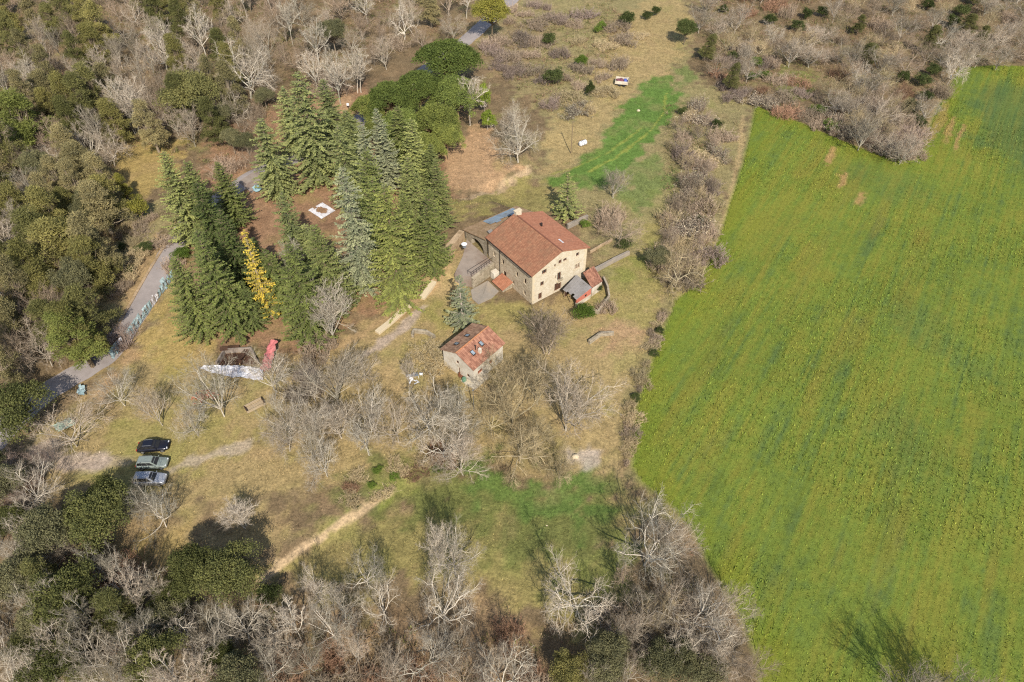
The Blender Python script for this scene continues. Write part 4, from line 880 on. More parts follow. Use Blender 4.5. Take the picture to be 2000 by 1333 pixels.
for k in range(5): MB().box((rnd.uniform(-1.7, 1.7), rnd.uniform(-1.3, -.6), .1), (.9, .15, .05), rnd.uniform(0, 3), tilt=(0, rnd.gauss(0, .15))).build('slat', M['plastic'], jf)
gc_ = thing('garden_chair', 'brown wooden garden chair against the small house', 'chair', P(900, 738))
MB().box((0, 0, .42), (.6, .6, .06), .9).build('seat', M['wood'], gc_); MB().box((-.2, .25, .75), (.6, .06, .6), .9).build('backrest', M['wood'], gc_)
for x_, y_ in ((-.25, -.25), (.25, -.25), (.25, .25), (-.25, .25)): MB().tube([(x_, y_, 0), (x_, y_, .4)], .03, 6).build('leg', M['wood'], gc_)
ob = thing('rain_barrel', 'green plastic barrel beside the small house door', 'barrel', P(907, 746)); MB().tube([(0, 0, 0), (0, 0, .15), (0, 0, .5), (0, 0, .85), (0, 0, .95)], [.3, .36, .4, .36, .31], 14).build('drum', M['green_p'], ob); MB().tube([(0, 0, .951), (0, 0, .98)], .3, 14).build('lid', M['green_p'], ob)

# trailer, white container, poles, post
tl = thing('farm_trailer', 'white farm trailer loaded with blue and maroon things on the slope', 'trailer', P(1214, 166), math.radians(-12))
MB().box((0, 0, .75), (3.4, 2.6, .1)).build('bed', M['greywood'], tl)
for nm, c_, d_ in (('side_board', (0, -1.32, 1.15), (3.5, .06, .9)), ('side_board', (0, 1.32, 1.15), (3.5, .06, .9)), ('end_board', (1.73, 0, 1.15), (.06, 2.56, .9)), ('end_board', (-1.73, 0, 1.15), (.06, 2.56, .9))): MB().box(c_, d_).build(nm, M['white'], tl)
for sx in (-.5, .7):
    for sy in (-1.1, 1.1): MB().tube([(sx, sy-.12, .36), (sx, sy+.12, .36)], .36, 14).build('wheel', M['rubber'], tl)
MB().tube([(1.7, 0, .5), (3.2, 0, .45)], .06, 6).build('drawbar', M['metal'], tl)
tp_ = P(1214, 166)
for k, (x_, y_, m_, lab) in enumerate(((.9, .2, 'blue', 'blue bin in the farm trailer'), (-.2, .3, 'maroon', 'maroon sack in the middle of the farm trailer'), (-1.0, -.1, 'maroon', 'maroon sack at the end of the farm trailer'))):
    ob = MB().box((0, 0, .35), (1.0, 1.5, .7), .2*k, taper=.85).build('load_bin' if m_ == 'blue' else 'load_sack', M[m_], None, bevel=.12, label=lab, category='bin' if m_ == 'blue' else 'sack')
    c_, s_ = math.cos(math.radians(-12)), math.sin(math.radians(-12)); ob.location = (tp_[0]+x_*c_-y_*s_, tp_[1]+x_*s_+y_*c_, tp_[2]+.8)
wt = thing('white_tank', 'small white ribbed tank lying on the grass near the pole', 'tank', P(1138, 284), math.radians(35))
MB().tube([(-1.0, 0, .6), (-.85, 0, .6), (.85, 0, .6), (1.0, 0, .6)], [.35, .6, .6, .35], 14).build('tank_body', M['plastic'], wt)
for x_ in (-.5, 0, .5): MB().tube([(x_-.05, 0, .6), (x_+.05, 0, .6)], .63, 14).build('rib', M['metal'], wt)
def pole(name, label, px, py, h_, r, m='pole', arm=False):
    t = thing(name, label, 'pole', P(px, py)); MB().tube([(0, 0, -.4), (0, 0, h_)], [r, r*.7], 8).build('shaft', M[m], t)
    MB().box((0, 0, h_-.3), (.9 if arm else .3, .1, .1)).build('crossarm', M[m], t)
pole('utility_pole', 'thin wooden pole beside the white tank', 1115, 300, 8.5, .11, arm=True); pole('utility_pole', 'thin pole left of the farm trailer', 1160, 172, 5.5, .1); pole('utility_pole', 'slender pale pole at the front corner of the small house', 926, 803, 5.5, .07, 'galv')
ps = thing('marker_post', 'white-topped post at the end of the dirt track', 'post', P(681, 214)); MB().tube([(0, 0, -.3), (0, 0, 1.2)], .08, 7).build('post', M['darkwood'], ps); MB().box((0, 0, 1.35), (.6, .4, .5)).build('head', M['plastic'], ps)
for px_, py_, w2, lab in ((1124, 893, .6, 'pale boulder on the gravel patch by willows'), (1247, 217, .5, 'white stone at the edge of the green strip'), (1068, 1027, .13, 'single white stone in the lower meadow')):
    g = np.random.default_rng(px_); ob = MB(); 
    for k in range(1):
        rings = 5; vs = [(0, 0, w2*.8)]; 
        for j in range(1, rings): 
            for i in range(8): a_ = i*math.pi/4; r_j = w2*math.sin(math.pi*.5*j/(rings-1))*g.uniform(.8, 1.15); vs.append((r_j*math.cos(a_), r_j*math.sin(a_)*.8, w2*.8*math.cos(math.pi*.5*j/(rings-1))))
        fs = [(0, 1+i, 1+(i+1) % 8) for i in range(8)]+[(1+(j-1)*8+i, 1+j*8+i, 1+j*8+(i+1) % 8, 1+(j-1)*8+(i+1) % 8) for j in range(1, rings-1) for i in range(8)]
        ob.add(vs, fs)
    ob = ob.build('boulder', M['quoin'], None, label=lab, category='stone'); ob.location = tuple(P(px_, py_))

# teal netting fence beside the road
fn = thing('roadside_fence', 'sagging fence of torn teal netting and posts beside the road', 'fence', P(290, 610)); fo_ = np.array(fn.location)
fpath = [P(*q_) for q_ in ((341, 541), (331, 556), (318, 573), (303, 594), (290, 612), (277, 630), (264, 648), (248, 668), (232, 688), (220, 702))]
fpath = np.array(fpath); dcum = np.r_[0, np.cumsum(np.hypot(*np.diff(fpath[:, :2], axis=0).T))]; nposts = 19; ss = np.linspace(0, dcum[-1], nposts)
fp = np.stack([np.interp(ss, dcum, fpath[:, i]) for i in range(3)], 1)-fo_
for i in range(nposts):
    p = fp[i]; MB().tube([p+np.array([0, 0, -.3]), p+np.array([rnd.gauss(0, .08), rnd.gauss(0, .08), 1.55])], .05, 6).build('post', M['pole'], fn)
for i in range(nposts-1):
    a, b = fp[i], fp[i+1]; lean = np.array([rnd.gauss(-.35, .25), rnd.gauss(.3, .25), 0]); top = rnd.uniform(1.2, 1.9)
    if i in (14,): top = .5
    V, F = sheet_mesh([a+np.array([0, 0, .03])+lean*.2, b+np.array([0, 0, .03])-lean*.5, b+np.array([0, 0, top*.85])+lean, a+np.array([0, 0, top])+lean*.6], (5, 5), .13, i+3)
    mb = MB(); mb.add(V, F); ob = mb.build('netting_panel', M['tarp_w'] if i in (5, 6, 15) else M['tarp_t'], fn); md = ob.modifiers.new('thickness', 'SOLIDIFY'); md.thickness = .015

# ------------------------------------------------------------------ trees: shared meshes per variant, every tree its own object
def norm(v): return v/(np.linalg.norm(v)+1e-9)
def tubes_mesh(name, polys, k, m, smooth=True):
    """polys: list of (points (n,3), radii (n,), value)"""
    Vs, Fs, vs = [], [], []; off = 0
    ang = np.arange(k)*2*np.pi/k; ca, sa = np.cos(ang), np.sin(ang)
    byn = {}
    for p, r, v in polys: byn.setdefault(len(p), []).append((p, r, v))
    for n, lst in byn.items():
        Pp = np.array([a[0] for a in lst]); Rr = np.array([a[1] for a in lst]); vv = np.array([a[2] for a in lst])
        T = np.gradient(Pp, axis=1); T /= np.linalg.norm(T, axis=2, keepdims=True)+1e-9
        ref = np.where(np.abs(T[..., 2:3]) > .9, np.array([1., 0, 0]), np.array([0, 0, 1.]))
        A = np.cross(T, ref); A /= np.linalg.norm(A, axis=2, keepdims=True)+1e-9; B = np.cross(T, A)
        ring = Pp[:, :, None]+(A[:, :, None]*ca[:, None]+B[:, :, None]*sa[:, None])*Rr[:, :, None, None]
        m_ = len(lst); Vs.append(ring.reshape(-1, 3)); vs.append(np.repeat(vv, n*k))
        base = (np.arange(m_)[:, None, None]*n+np.arange(n-1)[None, :, None])*k+off
        j = np.arange(k)[None, None]; j2 = (j+1) % k
        Fs.append(np.stack([base+j, base+j2, base+j2+k, base+j+k], -1).reshape(-1, 4)); off += m_*n*k
    return new_mesh(name, np.concatenate(Vs), np.concatenate(Fs), m, v=np.concatenate(vs), smooth=smooth)

def bare_tree(seed, H=11., trunk=.28, limbs=6, up=.25, gnarl=.25, angle=50, counts=(6, 6, 6), ratio=.62, r0=.26, leader=True, twig=.022, droop=0., multi=1):
    g = np.random.default_rng(seed); thick, thin = [], []
    def branch(s, d, L, r, lv):
        n = 5 if lv < 2 else (4 if lv == 2 else 3)
        pts = [s]; dd = d; step = L/(n-1)
        for i in range(n-1):
            dd = norm(dd+g.normal(0, gnarl*(1 if lv else .3), 3)+np.array([0, 0, up*(.5 if lv < 2 else .35)-droop*(lv >= 2)*(i+1)*.3]))
            pts.append(pts[-1]+dd*step)
        pts = np.array(pts); rad = np.linspace(r, r*(.5 if lv < 3 else .4), n); val = g.uniform((.3, .3, .55, .4)[lv], (.9, .9, 1., .85)[lv])
        (thick if lv <= 1 else thin).append((pts, rad, val))
        if lv >= 4: return
        if lv == 3:
            c = counts[2]; t = .2+.8*(np.arange(c)+g.uniform(.2, 1., c))/c; f = np.minimum(t*(n-1), n-1.001); a = f.astype(int)
            p = pts[a]+(pts[a+1]-pts[a])*(f-a)[:, None]; ax = pts[a+1]-pts[a]; ax /= np.linalg.norm(ax, axis=1, keepdims=True)+1e-9
            o1 = np.cross(ax, np.array([.3, .2, 1.])); o1 /= np.linalg.norm(o1, axis=1, keepdims=True)+1e-9; o2 = np.cross(ax, o1)
            az = g.uniform(0, 6.28)+np.arange(c)*2.4+g.normal(0, .4, c); th = np.radians(g.uniform(26, 60, c))
            d2 = ax*np.cos(th)[:, None]+(o1*np.cos(az)[:, None]+o2*np.sin(az)[:, None])*np.sin(th)[:, None]
            ll = L*max(ratio, .62)*(1.2-.5*t)*g.uniform(.75, 1.25, c); drp = np.array([0, 0, up*.35-droop*.5])
            d3 = d2+g.normal(0, gnarl, (c, 3))+drp; d3 /= np.linalg.norm(d3, axis=1, keepdims=True); d4 = d3+g.normal(0, gnarl, (c, 3))+drp; d4 /= np.linalg.norm(d4, axis=1, keepdims=True)
            m1 = p+d3*(ll*.5)[:, None]; e1 = m1+d4*(ll*.5)[:, None]; vv = g.random(c)*.4
            for i in range(c): thin.append((np.array([p[i], m1[i], e1[i]]), np.array([twig*.85, twig*.65, twig*.3]), vv[i]))
            return
        c = counts[lv-1] if lv >= 1 else limbs
        if lv == 0:
            az0 = g.uniform(0, 6.28)
            for i in range(c):
                t = g.uniform(.62, 1.0) if i else 1.0
                p = pts[0]+(pts[-1]-pts[0])*t; az = az0+i*2.4+g.normal(0, .25); el = math.radians(90-g.uniform(angle*.55, angle*1.25))
                if leader and i == 0: el = math.radians(82)
                branch(p, np.array([math.cos(az)*math.cos(el), math.sin(az)*math.cos(el), math.sin(el)]), H*(1-trunk)*g.uniform(.62, .85)*(1.05 if i == 0 and leader else 1), r*g.uniform(.5, .68), 1)
        else:
            az0 = g.uniform(0, 6.28)
            for i in range(c):
                t = .22+.78*(i+g.uniform(.2, 1.0))/c; f = min(t*(n-1), n-1.001); a = int(f); p = pts[a]+(pts[a+1]-pts[a])*(f-a)
                ax = norm(pts[a+1]-pts[a]); o1 = norm(np.cross(ax, np.array([.3, .2, 1.]))); o2 = np.cross(ax, o1)
                az = az0+i*2.4+g.normal(0, .4); th = math.radians(g.uniform(28, 62))
                d2 = ax*math.cos(th)+(o1*math.cos(az)+o2*math.sin(az))*math.sin(th)
                rl = r*(1-.45*t)*g.uniform(.5, .62); rl = max(rl, twig*(1.15 if lv >= 2 else 1.7))
                branch(p, d2, L*ratio*(1.15-.55*t)*g.uniform(.75, 1.2), rl, lv+1)
    for k in range(multi):
        s = np.array([0, 0, -.25]) if multi == 1 else np.array([g.normal(0, .25), g.normal(0, .25), -.25])
        tilt = norm(np.array([g.normal(0, .06+.14*(multi > 1)), g.normal(0, .06+.14*(multi > 1)), 1.]))
        branch(s, tilt, H*trunk, r0/(multi**.5), 0)
    allp = np.concatenate([p for p, _, _ in thick+thin])
    return dict(parts=[('trunk', tubes_mesh('trunk', thick, 6, M['bark'])), ('crown', tubes_mesh('crown', thin, 3, M['twig'], False))], H=float(np.percentile(allp[:, 2], 99.5)), R=float(np.percentile(np.hypot(allp[:, 0], allp[:, 1]), 93)))

def leaf_quads(c, d, up, L, W, fold=0.0):
    """diamond leaves: centre-base c, axis d, width axis from up"""
    s = np.cross(d, up); s /= np.linalg.norm(s, axis=1, keepdims=True)+1e-9
    mid = c+d*(L*.45)[:, None]; a = mid+s*(W*.5)[:, None]; b = mid-s*(W*.5)[:, None]; tip = c+d*L[:, None]
    V = np.stack([c, a, tip, b], 1).reshape(-1, 3)
    return V, np.arange(len(V)).reshape(-1, 4)

def conifer(seed, H=20., Rr=4.2, whorls=46, per=9, droop=.22, spray=.75, width=.26, base=.06, prof=.85, sparse=0.0, bend=.12):
    g = np.random.default_rng(seed); Vt = [(np.array([[0, 0, -.3], [0.05, 0, H*.35], [0, .05, H*.7], [0, 0, H*.985]]), np.array([.3, .22, .12, .02]), .5)]
    cs, ds, us, Ls, Ws, vs = [], [], [], [], [], []; br = []
    for i in range(whorls):
        t = base+(1-base)*(i+g.uniform(-.3, .3))/whorls; z = H*min(t, .995)
        n = max(4, int(per*(1-.35*t)))
        for j in range(n):
            if g.random() < sparse: continue
            t = min(.99, max(base, base+(1-base)*(i+g.uniform(-1.1, 1.1))/whorls)); z = H*min(t, .985)
            az = i*1.7+j*6.283/n+g.normal(0, .22)
            L = Rr*(1-t)**prof*g.uniform(.5, 1.18)*(.82+.18*min(1, t/.18))*(1+.16*math.sin(az*2+seed+i*.35))+.25
            hd = np.array([math.cos(az), math.sin(az), 0.]); dz = -droop-g.uniform(0, .18)+.45*t
            k = max(3, int(L/.3)); q = (np.arange(k)+.6)/k
            px_ = hd[None]*(L*q)[:, None]; px_[:, 2] = z+L*(dz*q+bend*q*q*2.2)
            br.append((np.array([[0, 0, z], px_[k//2], px_[-1]]), np.array([.05, .03, .01])*(.5+.5*L/Rr), .4))
            sd = np.array([-hd[1], hd[0], 0.]); val = g.uniform(0, 1)
            for sg in (-1, 1, 0):
                if sg == 0:
                    dirs = hd[None]+np.array([0, 0, dz*.6])+g.normal(0, .2, (k, 3))
                else:
                    dirs = hd[None]*.75+sd[None]*sg*.85+np.array([0, 0, -.18])+g.normal(0, .22, (k, 3))
                dirs /= np.linalg.norm(dirs, axis=1, keepdims=True)
                cs.append(px_); ds.append(dirs); us.append(np.array([0, 0, 1.])+g.normal(0, .35, (k, 3)))
                Ls.append(spray*(1-.45*q)*g.uniform(.7, 1.25, k)*(.55+.45*min(1, L/2.5))); Ws.append(width*g.uniform(.7, 1.3, k)*(.6+.4*min(1, L/2)))
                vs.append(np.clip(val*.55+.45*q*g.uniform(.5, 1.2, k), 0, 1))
    c = np.concatenate(cs); d = np.concatenate(ds); u = np.concatenate(us); L = np.concatenate(Ls); W = np.concatenate(Ws); v = np.concatenate(vs)
    V, F = leaf_quads(c, d, u, L, W)
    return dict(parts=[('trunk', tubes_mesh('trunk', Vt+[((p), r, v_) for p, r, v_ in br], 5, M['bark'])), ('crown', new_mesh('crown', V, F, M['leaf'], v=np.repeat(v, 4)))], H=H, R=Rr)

def leafy(seed, H=10., Rr=4.5, puffs=46, per=170, leaf=.34, shape='round', trunk_frac=.3, flatz=.85, gap=.25, shellr=(.62, 1.0), puffr=(.7, 1.3)):
    """evergreen crown: many clumps of small leaves over limbs"""
    g = np.random.default_rng(seed); cz = H*(trunk_frac+(1-trunk_frac)*.5); hzv = H*(1-trunk_frac)*.5
    pc = []
    tries = 0
    while len(pc) < puffs and tries < 4000:
        tries += 1
        d = norm(g.normal(0, 1, 3)); d[2] = abs(d[2])*.95-.25*(g.random() < .45)
        r = g.uniform(*shellr); az = math.atan2(d[1], d[0]); lob = 1+.2*math.sin(3*az+seed)+.12*math.sin(5*az+seed*2.1)
        p = np.array([d[0]*Rr*r*lob, d[1]*Rr*r*lob, cz+d[2]*hzv*r*(flatz if shape == 'round' else .6)])
        if shape == 'dome': p[2] = H*(.52+.4*(1-(np.hypot(p[0], p[1])/Rr/1.1)**2)*g.uniform(.75, 1.05))
        if shape == 'pine': p[2] = H*(.22+.76*g.random()**1.15); s = max(.06, 1-(p[2]/H-.22)/.84)**.75; p[:2] *= s
        if not pc or np.min(np.sum((np.array(pc)-p)**2, 1)) > (gap*Rr*.55)**2: pc.append(p)
    cs, ds, us, Ls, Ws, vs = [], [], [], [], [], []; br = []
    for p in pc:
        pr = g.uniform(*puffr)*Rr*.24; n = int(per*g.uniform(.7, 1.3))
        d = g.normal(0, 1, (n, 3)); d /= np.linalg.norm(d, axis=1, keepdims=True); d[:, 2] = np.where(d[:, 2] < -.35, -d[:, 2], d[:, 2])
        r = pr*g.uniform(.55, 1.08, n)[:, None]; fl = np.array([1.15, 1.15, .75 if shape != 'pine' else .7])
        c = p+d*r*fl; val = g.uniform(.1, .8)
        dirs = d*.55+g.normal(0, .6, (n, 3)); dirs /= np.linalg.norm(dirs, axis=1, keepdims=True)
        cs.append(c); ds.append(dirs); us.append(d+g.normal(0, .5, (n, 3))); Ls.append(leaf*g.uniform(.7, 1.4, n)*(1.35 if shape == 'pine' else 1)); Ws.append(leaf*(g.uniform(.22, .42, n) if shape == 'pine' else g.uniform(.45, .8, n)))
        vs.append(np.clip(val*.6+.5*g.random(n), 0, 1))
        st = np.array([0, 0, min(p[2]*.75, H*.6*g.uniform(.55, 1))]); md = (st+p)/2+np.array([0, 0, -.3]); br.append((np.array([st, md, p]), np.array([.11, .07, .03]), g.random()))
    top = np.array([[0, 0, -.3], [.1, 0, H*.3], [0, .1, H*.55], [.05, 0, H*.8]])
    br4 = [(top, np.array([.32, .24, .17, .06])*(H/11), .5)]
    V, F = leaf_quads(np.concatenate(cs), np.concatenate(ds), np.concatenate(us), np.concatenate(Ls), np.concatenate(Ws))
    return dict(parts=[('trunk', tubes_mesh('trunk', br4+br, 6, M['bark'])), ('crown', new_mesh('crown', V, F, M['leaf'], v=np.repeat(np.concatenate(vs), 4)))], H=float(np.percentile(V[:, 2], 99)), R=float(np.percentile(np.hypot(V[:, 0], V[:, 1]), 95)))

def thicket(seed, H=2.6, Rr=2.2, stems=230, blossom=0, tw=.022):
    """leafless shrub of many thin stems"""
    g = np.random.default_rng(seed); pol = []; tips = []
    lob = [(g.normal(0, .5)*Rr, g.normal(0, .5)*Rr, g.uniform(.5, 1.25)) for _ in range(9)]
    for i in range(stems):
        a = g.uniform(0, 6.283); q0 = lob[i % len(lob)]; r = Rr*.42*q0[2]*math.sqrt(g.random()); p = np.array([q0[0]+r*math.cos(a), q0[1]+r*math.sin(a), -.1])
        d = norm(np.array([math.cos(a)*.55*r/Rr+g.normal(0, .28), math.sin(a)*.55*r/Rr+g.normal(0, .28), 1.])); L = H*g.uniform(.4, 1.05)*q0[2]**.8
        m = p+d*L*.5+g.normal(0, .1, 3); e = m+norm(d+g.normal(0, .35, 3))*L*.5
        pol.append((np.array([p, m, e]), np.array([tw*1.6, tw*1.1, tw*.4]), g.random()))
        for k in range(5):
            s = p+(e-p)*g.uniform(.35, .95); d2 = norm(d+g.normal(0, .75, 3)); d2[2] = abs(d2[2])*.8; e2 = s+d2*L*g.uniform(.18, .4)
            pol.append((np.array([s, (s+e2)/2+g.normal(0, .04, 3), e2]), np.array([tw, tw*.8, tw*.35]), g.random())); tips.append(e2); tips.append((s+e2)/2)
    stems_me = tubes_mesh('stems', pol, 3, M['twig'], False); parts = [('stems', stems_me)]
    if blossom:
        t = np.array(tips); t = t[g.integers(0, len(t), blossom)]+g.normal(0, .1, (blossom, 3)); n = blossom
        d = g.normal(0, 1, (n, 3)); d /= np.linalg.norm(d, axis=1, keepdims=True)
        V, F = leaf_quads(t, d, g.normal(0, 1, (n, 3)), g.uniform(.1, .2, n), g.uniform(.08, .16, n))
        parts.append(('blossom', new_mesh('blossom', V, F, M['leaf'], v=np.repeat(g.uniform(.2, 1, n), 4))))
    return dict(parts=parts, H=H, R=Rr)

VAR = {
    'oak': [bare_tree(s, trunk=.2, limbs=7, up=.14, gnarl=.38, angle=66, counts=(7, 7, 6), ratio=.6, r0=.2, leader=False, twig=.017) for s in (1, 2, 3, 4)],
    'vase': [bare_tree(s, trunk=.2, limbs=8, up=.42, gnarl=.16, angle=38, counts=(7, 7, 6), ratio=.52, r0=.14, twig=.0155) for s in (11, 12, 13)],
    'round': [bare_tree(s, trunk=.24, limbs=9, up=.2, gnarl=.24, angle=60, counts=(7, 7, 6), ratio=.56, r0=.13, twig=.013) for s in (21, 22, 23, 24)],
    'slim': [bare_tree(s, H=12, trunk=.42, limbs=10, up=.28, gnarl=.2, angle=46, counts=(7, 6, 6), ratio=.42, r0=.12, twig=.0145) for s in (31, 32)],
    'multi': [bare_tree(s, H=10, trunk=.22, limbs=4, up=.5, gnarl=.15, angle=28, counts=(7, 6, 6), ratio=.47, r0=.2, twig=.015, multi=4) for s in (41, 42)],
    'willow': [bare_tree(s, trunk=.22, limbs=8, up=.22, gnarl=.2, angle=55, counts=(8, 8, 7), ratio=.54, r0=.14, twig=.016, droop=.28) for s in (51, 52)],
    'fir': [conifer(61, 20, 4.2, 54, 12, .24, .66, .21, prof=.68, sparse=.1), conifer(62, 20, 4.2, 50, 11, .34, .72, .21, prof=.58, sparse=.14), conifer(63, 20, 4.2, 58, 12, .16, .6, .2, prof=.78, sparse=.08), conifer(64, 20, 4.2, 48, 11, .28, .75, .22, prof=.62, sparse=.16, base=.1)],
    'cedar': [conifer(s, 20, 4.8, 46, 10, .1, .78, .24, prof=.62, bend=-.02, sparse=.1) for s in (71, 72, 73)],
    'sparse': [conifer(75, 14, 3.2, 30, 8, .15, .7, .26, sparse=.35)],
    'larch': [conifer(77, 20, 2.4, 40, 7, .12, .6, .2, sparse=.25)],
    'holm': [leafy(s, 9, 4.6, 74, 230, .25, gap=.26) for s in (81, 82, 83)],
    'pine': [leafy(s, 12, 4.0, 72, 230, .27, 'pine', .3, gap=.2, puffr=(.5, 1.05)) for s in (91, 92, 93, 94)],
    'stone': [leafy(s, 11, 6.0, 110, 210, .3, 'dome', gap=.22, puffr=(.6, .95)) for s in (95, 96)],
    'bush': [leafy(s, 2.6, 1.9, 26, 130, .2, 'round', .05, 1.0, gap=.3, puffr=(.9, 1.5)) for s in (98, 99)],
    'thicket': [thicket(s) for s in (101, 102, 103)],
    'blossom': [thicket(s, 3.2, 2.4, 200, 2600) for s in (105, 106)],
}
TINT = {
    'pale': ((.5, .45, .385), (.54, .48, .4)), 'grey': ((.38, .335, .28), (.42, .36, .29)), 'brown': ((.34, .275, .22), (.37, .29, .22)),
    'olive': ((.38, .32, .22), (.47, .38, .235)), 'purple': ((.25, .2, .18), (.3, .235, .205)), 'red': ((.26, .17, .12), (.33, .2, .135)),
    'fir': ((.22, .17, .12), (.195, .225, .085)), 'firlight': ((.22, .17, .12), (.26, .285, .12)), 'firdark': ((.22, .17, .12), (.145, .178, .072)), 'blue': ((.3, .26, .22), (.275, .295, .205)), 'cedar': ((.27, .22, .17), (.265, .29, .135)), 'yellowgreen': ((.2, .15, .1), (.2, .222, .078)),
    'larch': ((.3, .24, .15), (.47, .37, .075)), 'holm': ((.2, .16, .12), (.135, .142, .062)), 'holmgrey': ((.22, .18, .14), (.18, .175, .11)), 'pine': ((.26, .2, .14), (.24, .22, .095)), 'pinedark': ((.22, .17, .12), (.175, .172, .08)), 'pinegrey': ((.26, .21, .16), (.27, .235, .14)),
    'stone': ((.25, .17, .11), (.165, .205, .068)), 'stonelight': ((.25, .17, .11), (.205, .23, .075)), 'bushgreen': ((.2, .15, .1), (.13, .19, .045)), 'bushdark': ((.15, .12, .09), (.085, .105, .045)), 'bushyellow': ((.2, .15, .1), (.23, .22, .06)),
    'blossom': ((.24, .18, .15), (.55, .48, .43)), 'ivy': ((.4, .35, .3), (.2, .26, .05)),
}
NAMES = {'oak': 'bare_tree', 'vase': 'bare_tree', 'round': 'bare_tree', 'slim': 'bare_tree', 'multi': 'bare_tree', 'willow': 'bare_tree', 'fir': 'fir_tree', 'cedar': 'cedar_tree', 'sparse': 'cedar_tree', 'larch': 'larch_tree',
         'holm': 'evergreen_oak', 'pine': 'pine_tree', 'stone': 'stone_pine', 'bush': 'green_bush', 'thicket': 'bare_shrub', 'blossom': 'blossom_shrub'}
CATS = {'bush': 'bush', 'thicket': 'shrub', 'blossom': 'shrub'}
PLACED = []
def tree(kind, base, H, Rr, tint, label, group=None, var=None):
    vs = VAR[kind]; V = vs[(len(PLACED) if var is None else var) % len(vs)]
    t = thing(NAMES[kind], label, CATS.get(kind, 'tree'), base, rnd.uniform(0, 6.28), group)
    t.rotation_euler[0] = rnd.gauss(0, .025); t.rotation_euler[1] = rnd.gauss(0, .025)
    sr = Rr/V['R']; e_ = .28 if kind in ('thicket', 'blossom', 'bush') else .09; t.scale = (sr*rnd.uniform(1-e_, 1+e_), sr*rnd.uniform(1-e_, 1+e_), H/V['H'])
    tc = TINT[tint]
    for n, me in V['parts']:
        o = link(n, me, t); c = tc[0] if n in ('trunk', 'stems') else tc[1]
        if kind == 'thicket': c = tc[1]
        o.color = (*c, 1)
    PLACED.append((kind, base)); return t
def treeB(px, py, kind, H, Rr, tint, label, group=None, var=None): return tree(kind, P(px, py), H, Rr, tint, label, group, var)
def treeC(px, py, kind, H, Rr, tint, label, group=None, f=.6, var=None):
    X = P(px, py, H*f); return tree(kind, (X[0], X[1], X[2]-H*f), H, Rr, tint, label, group, var)

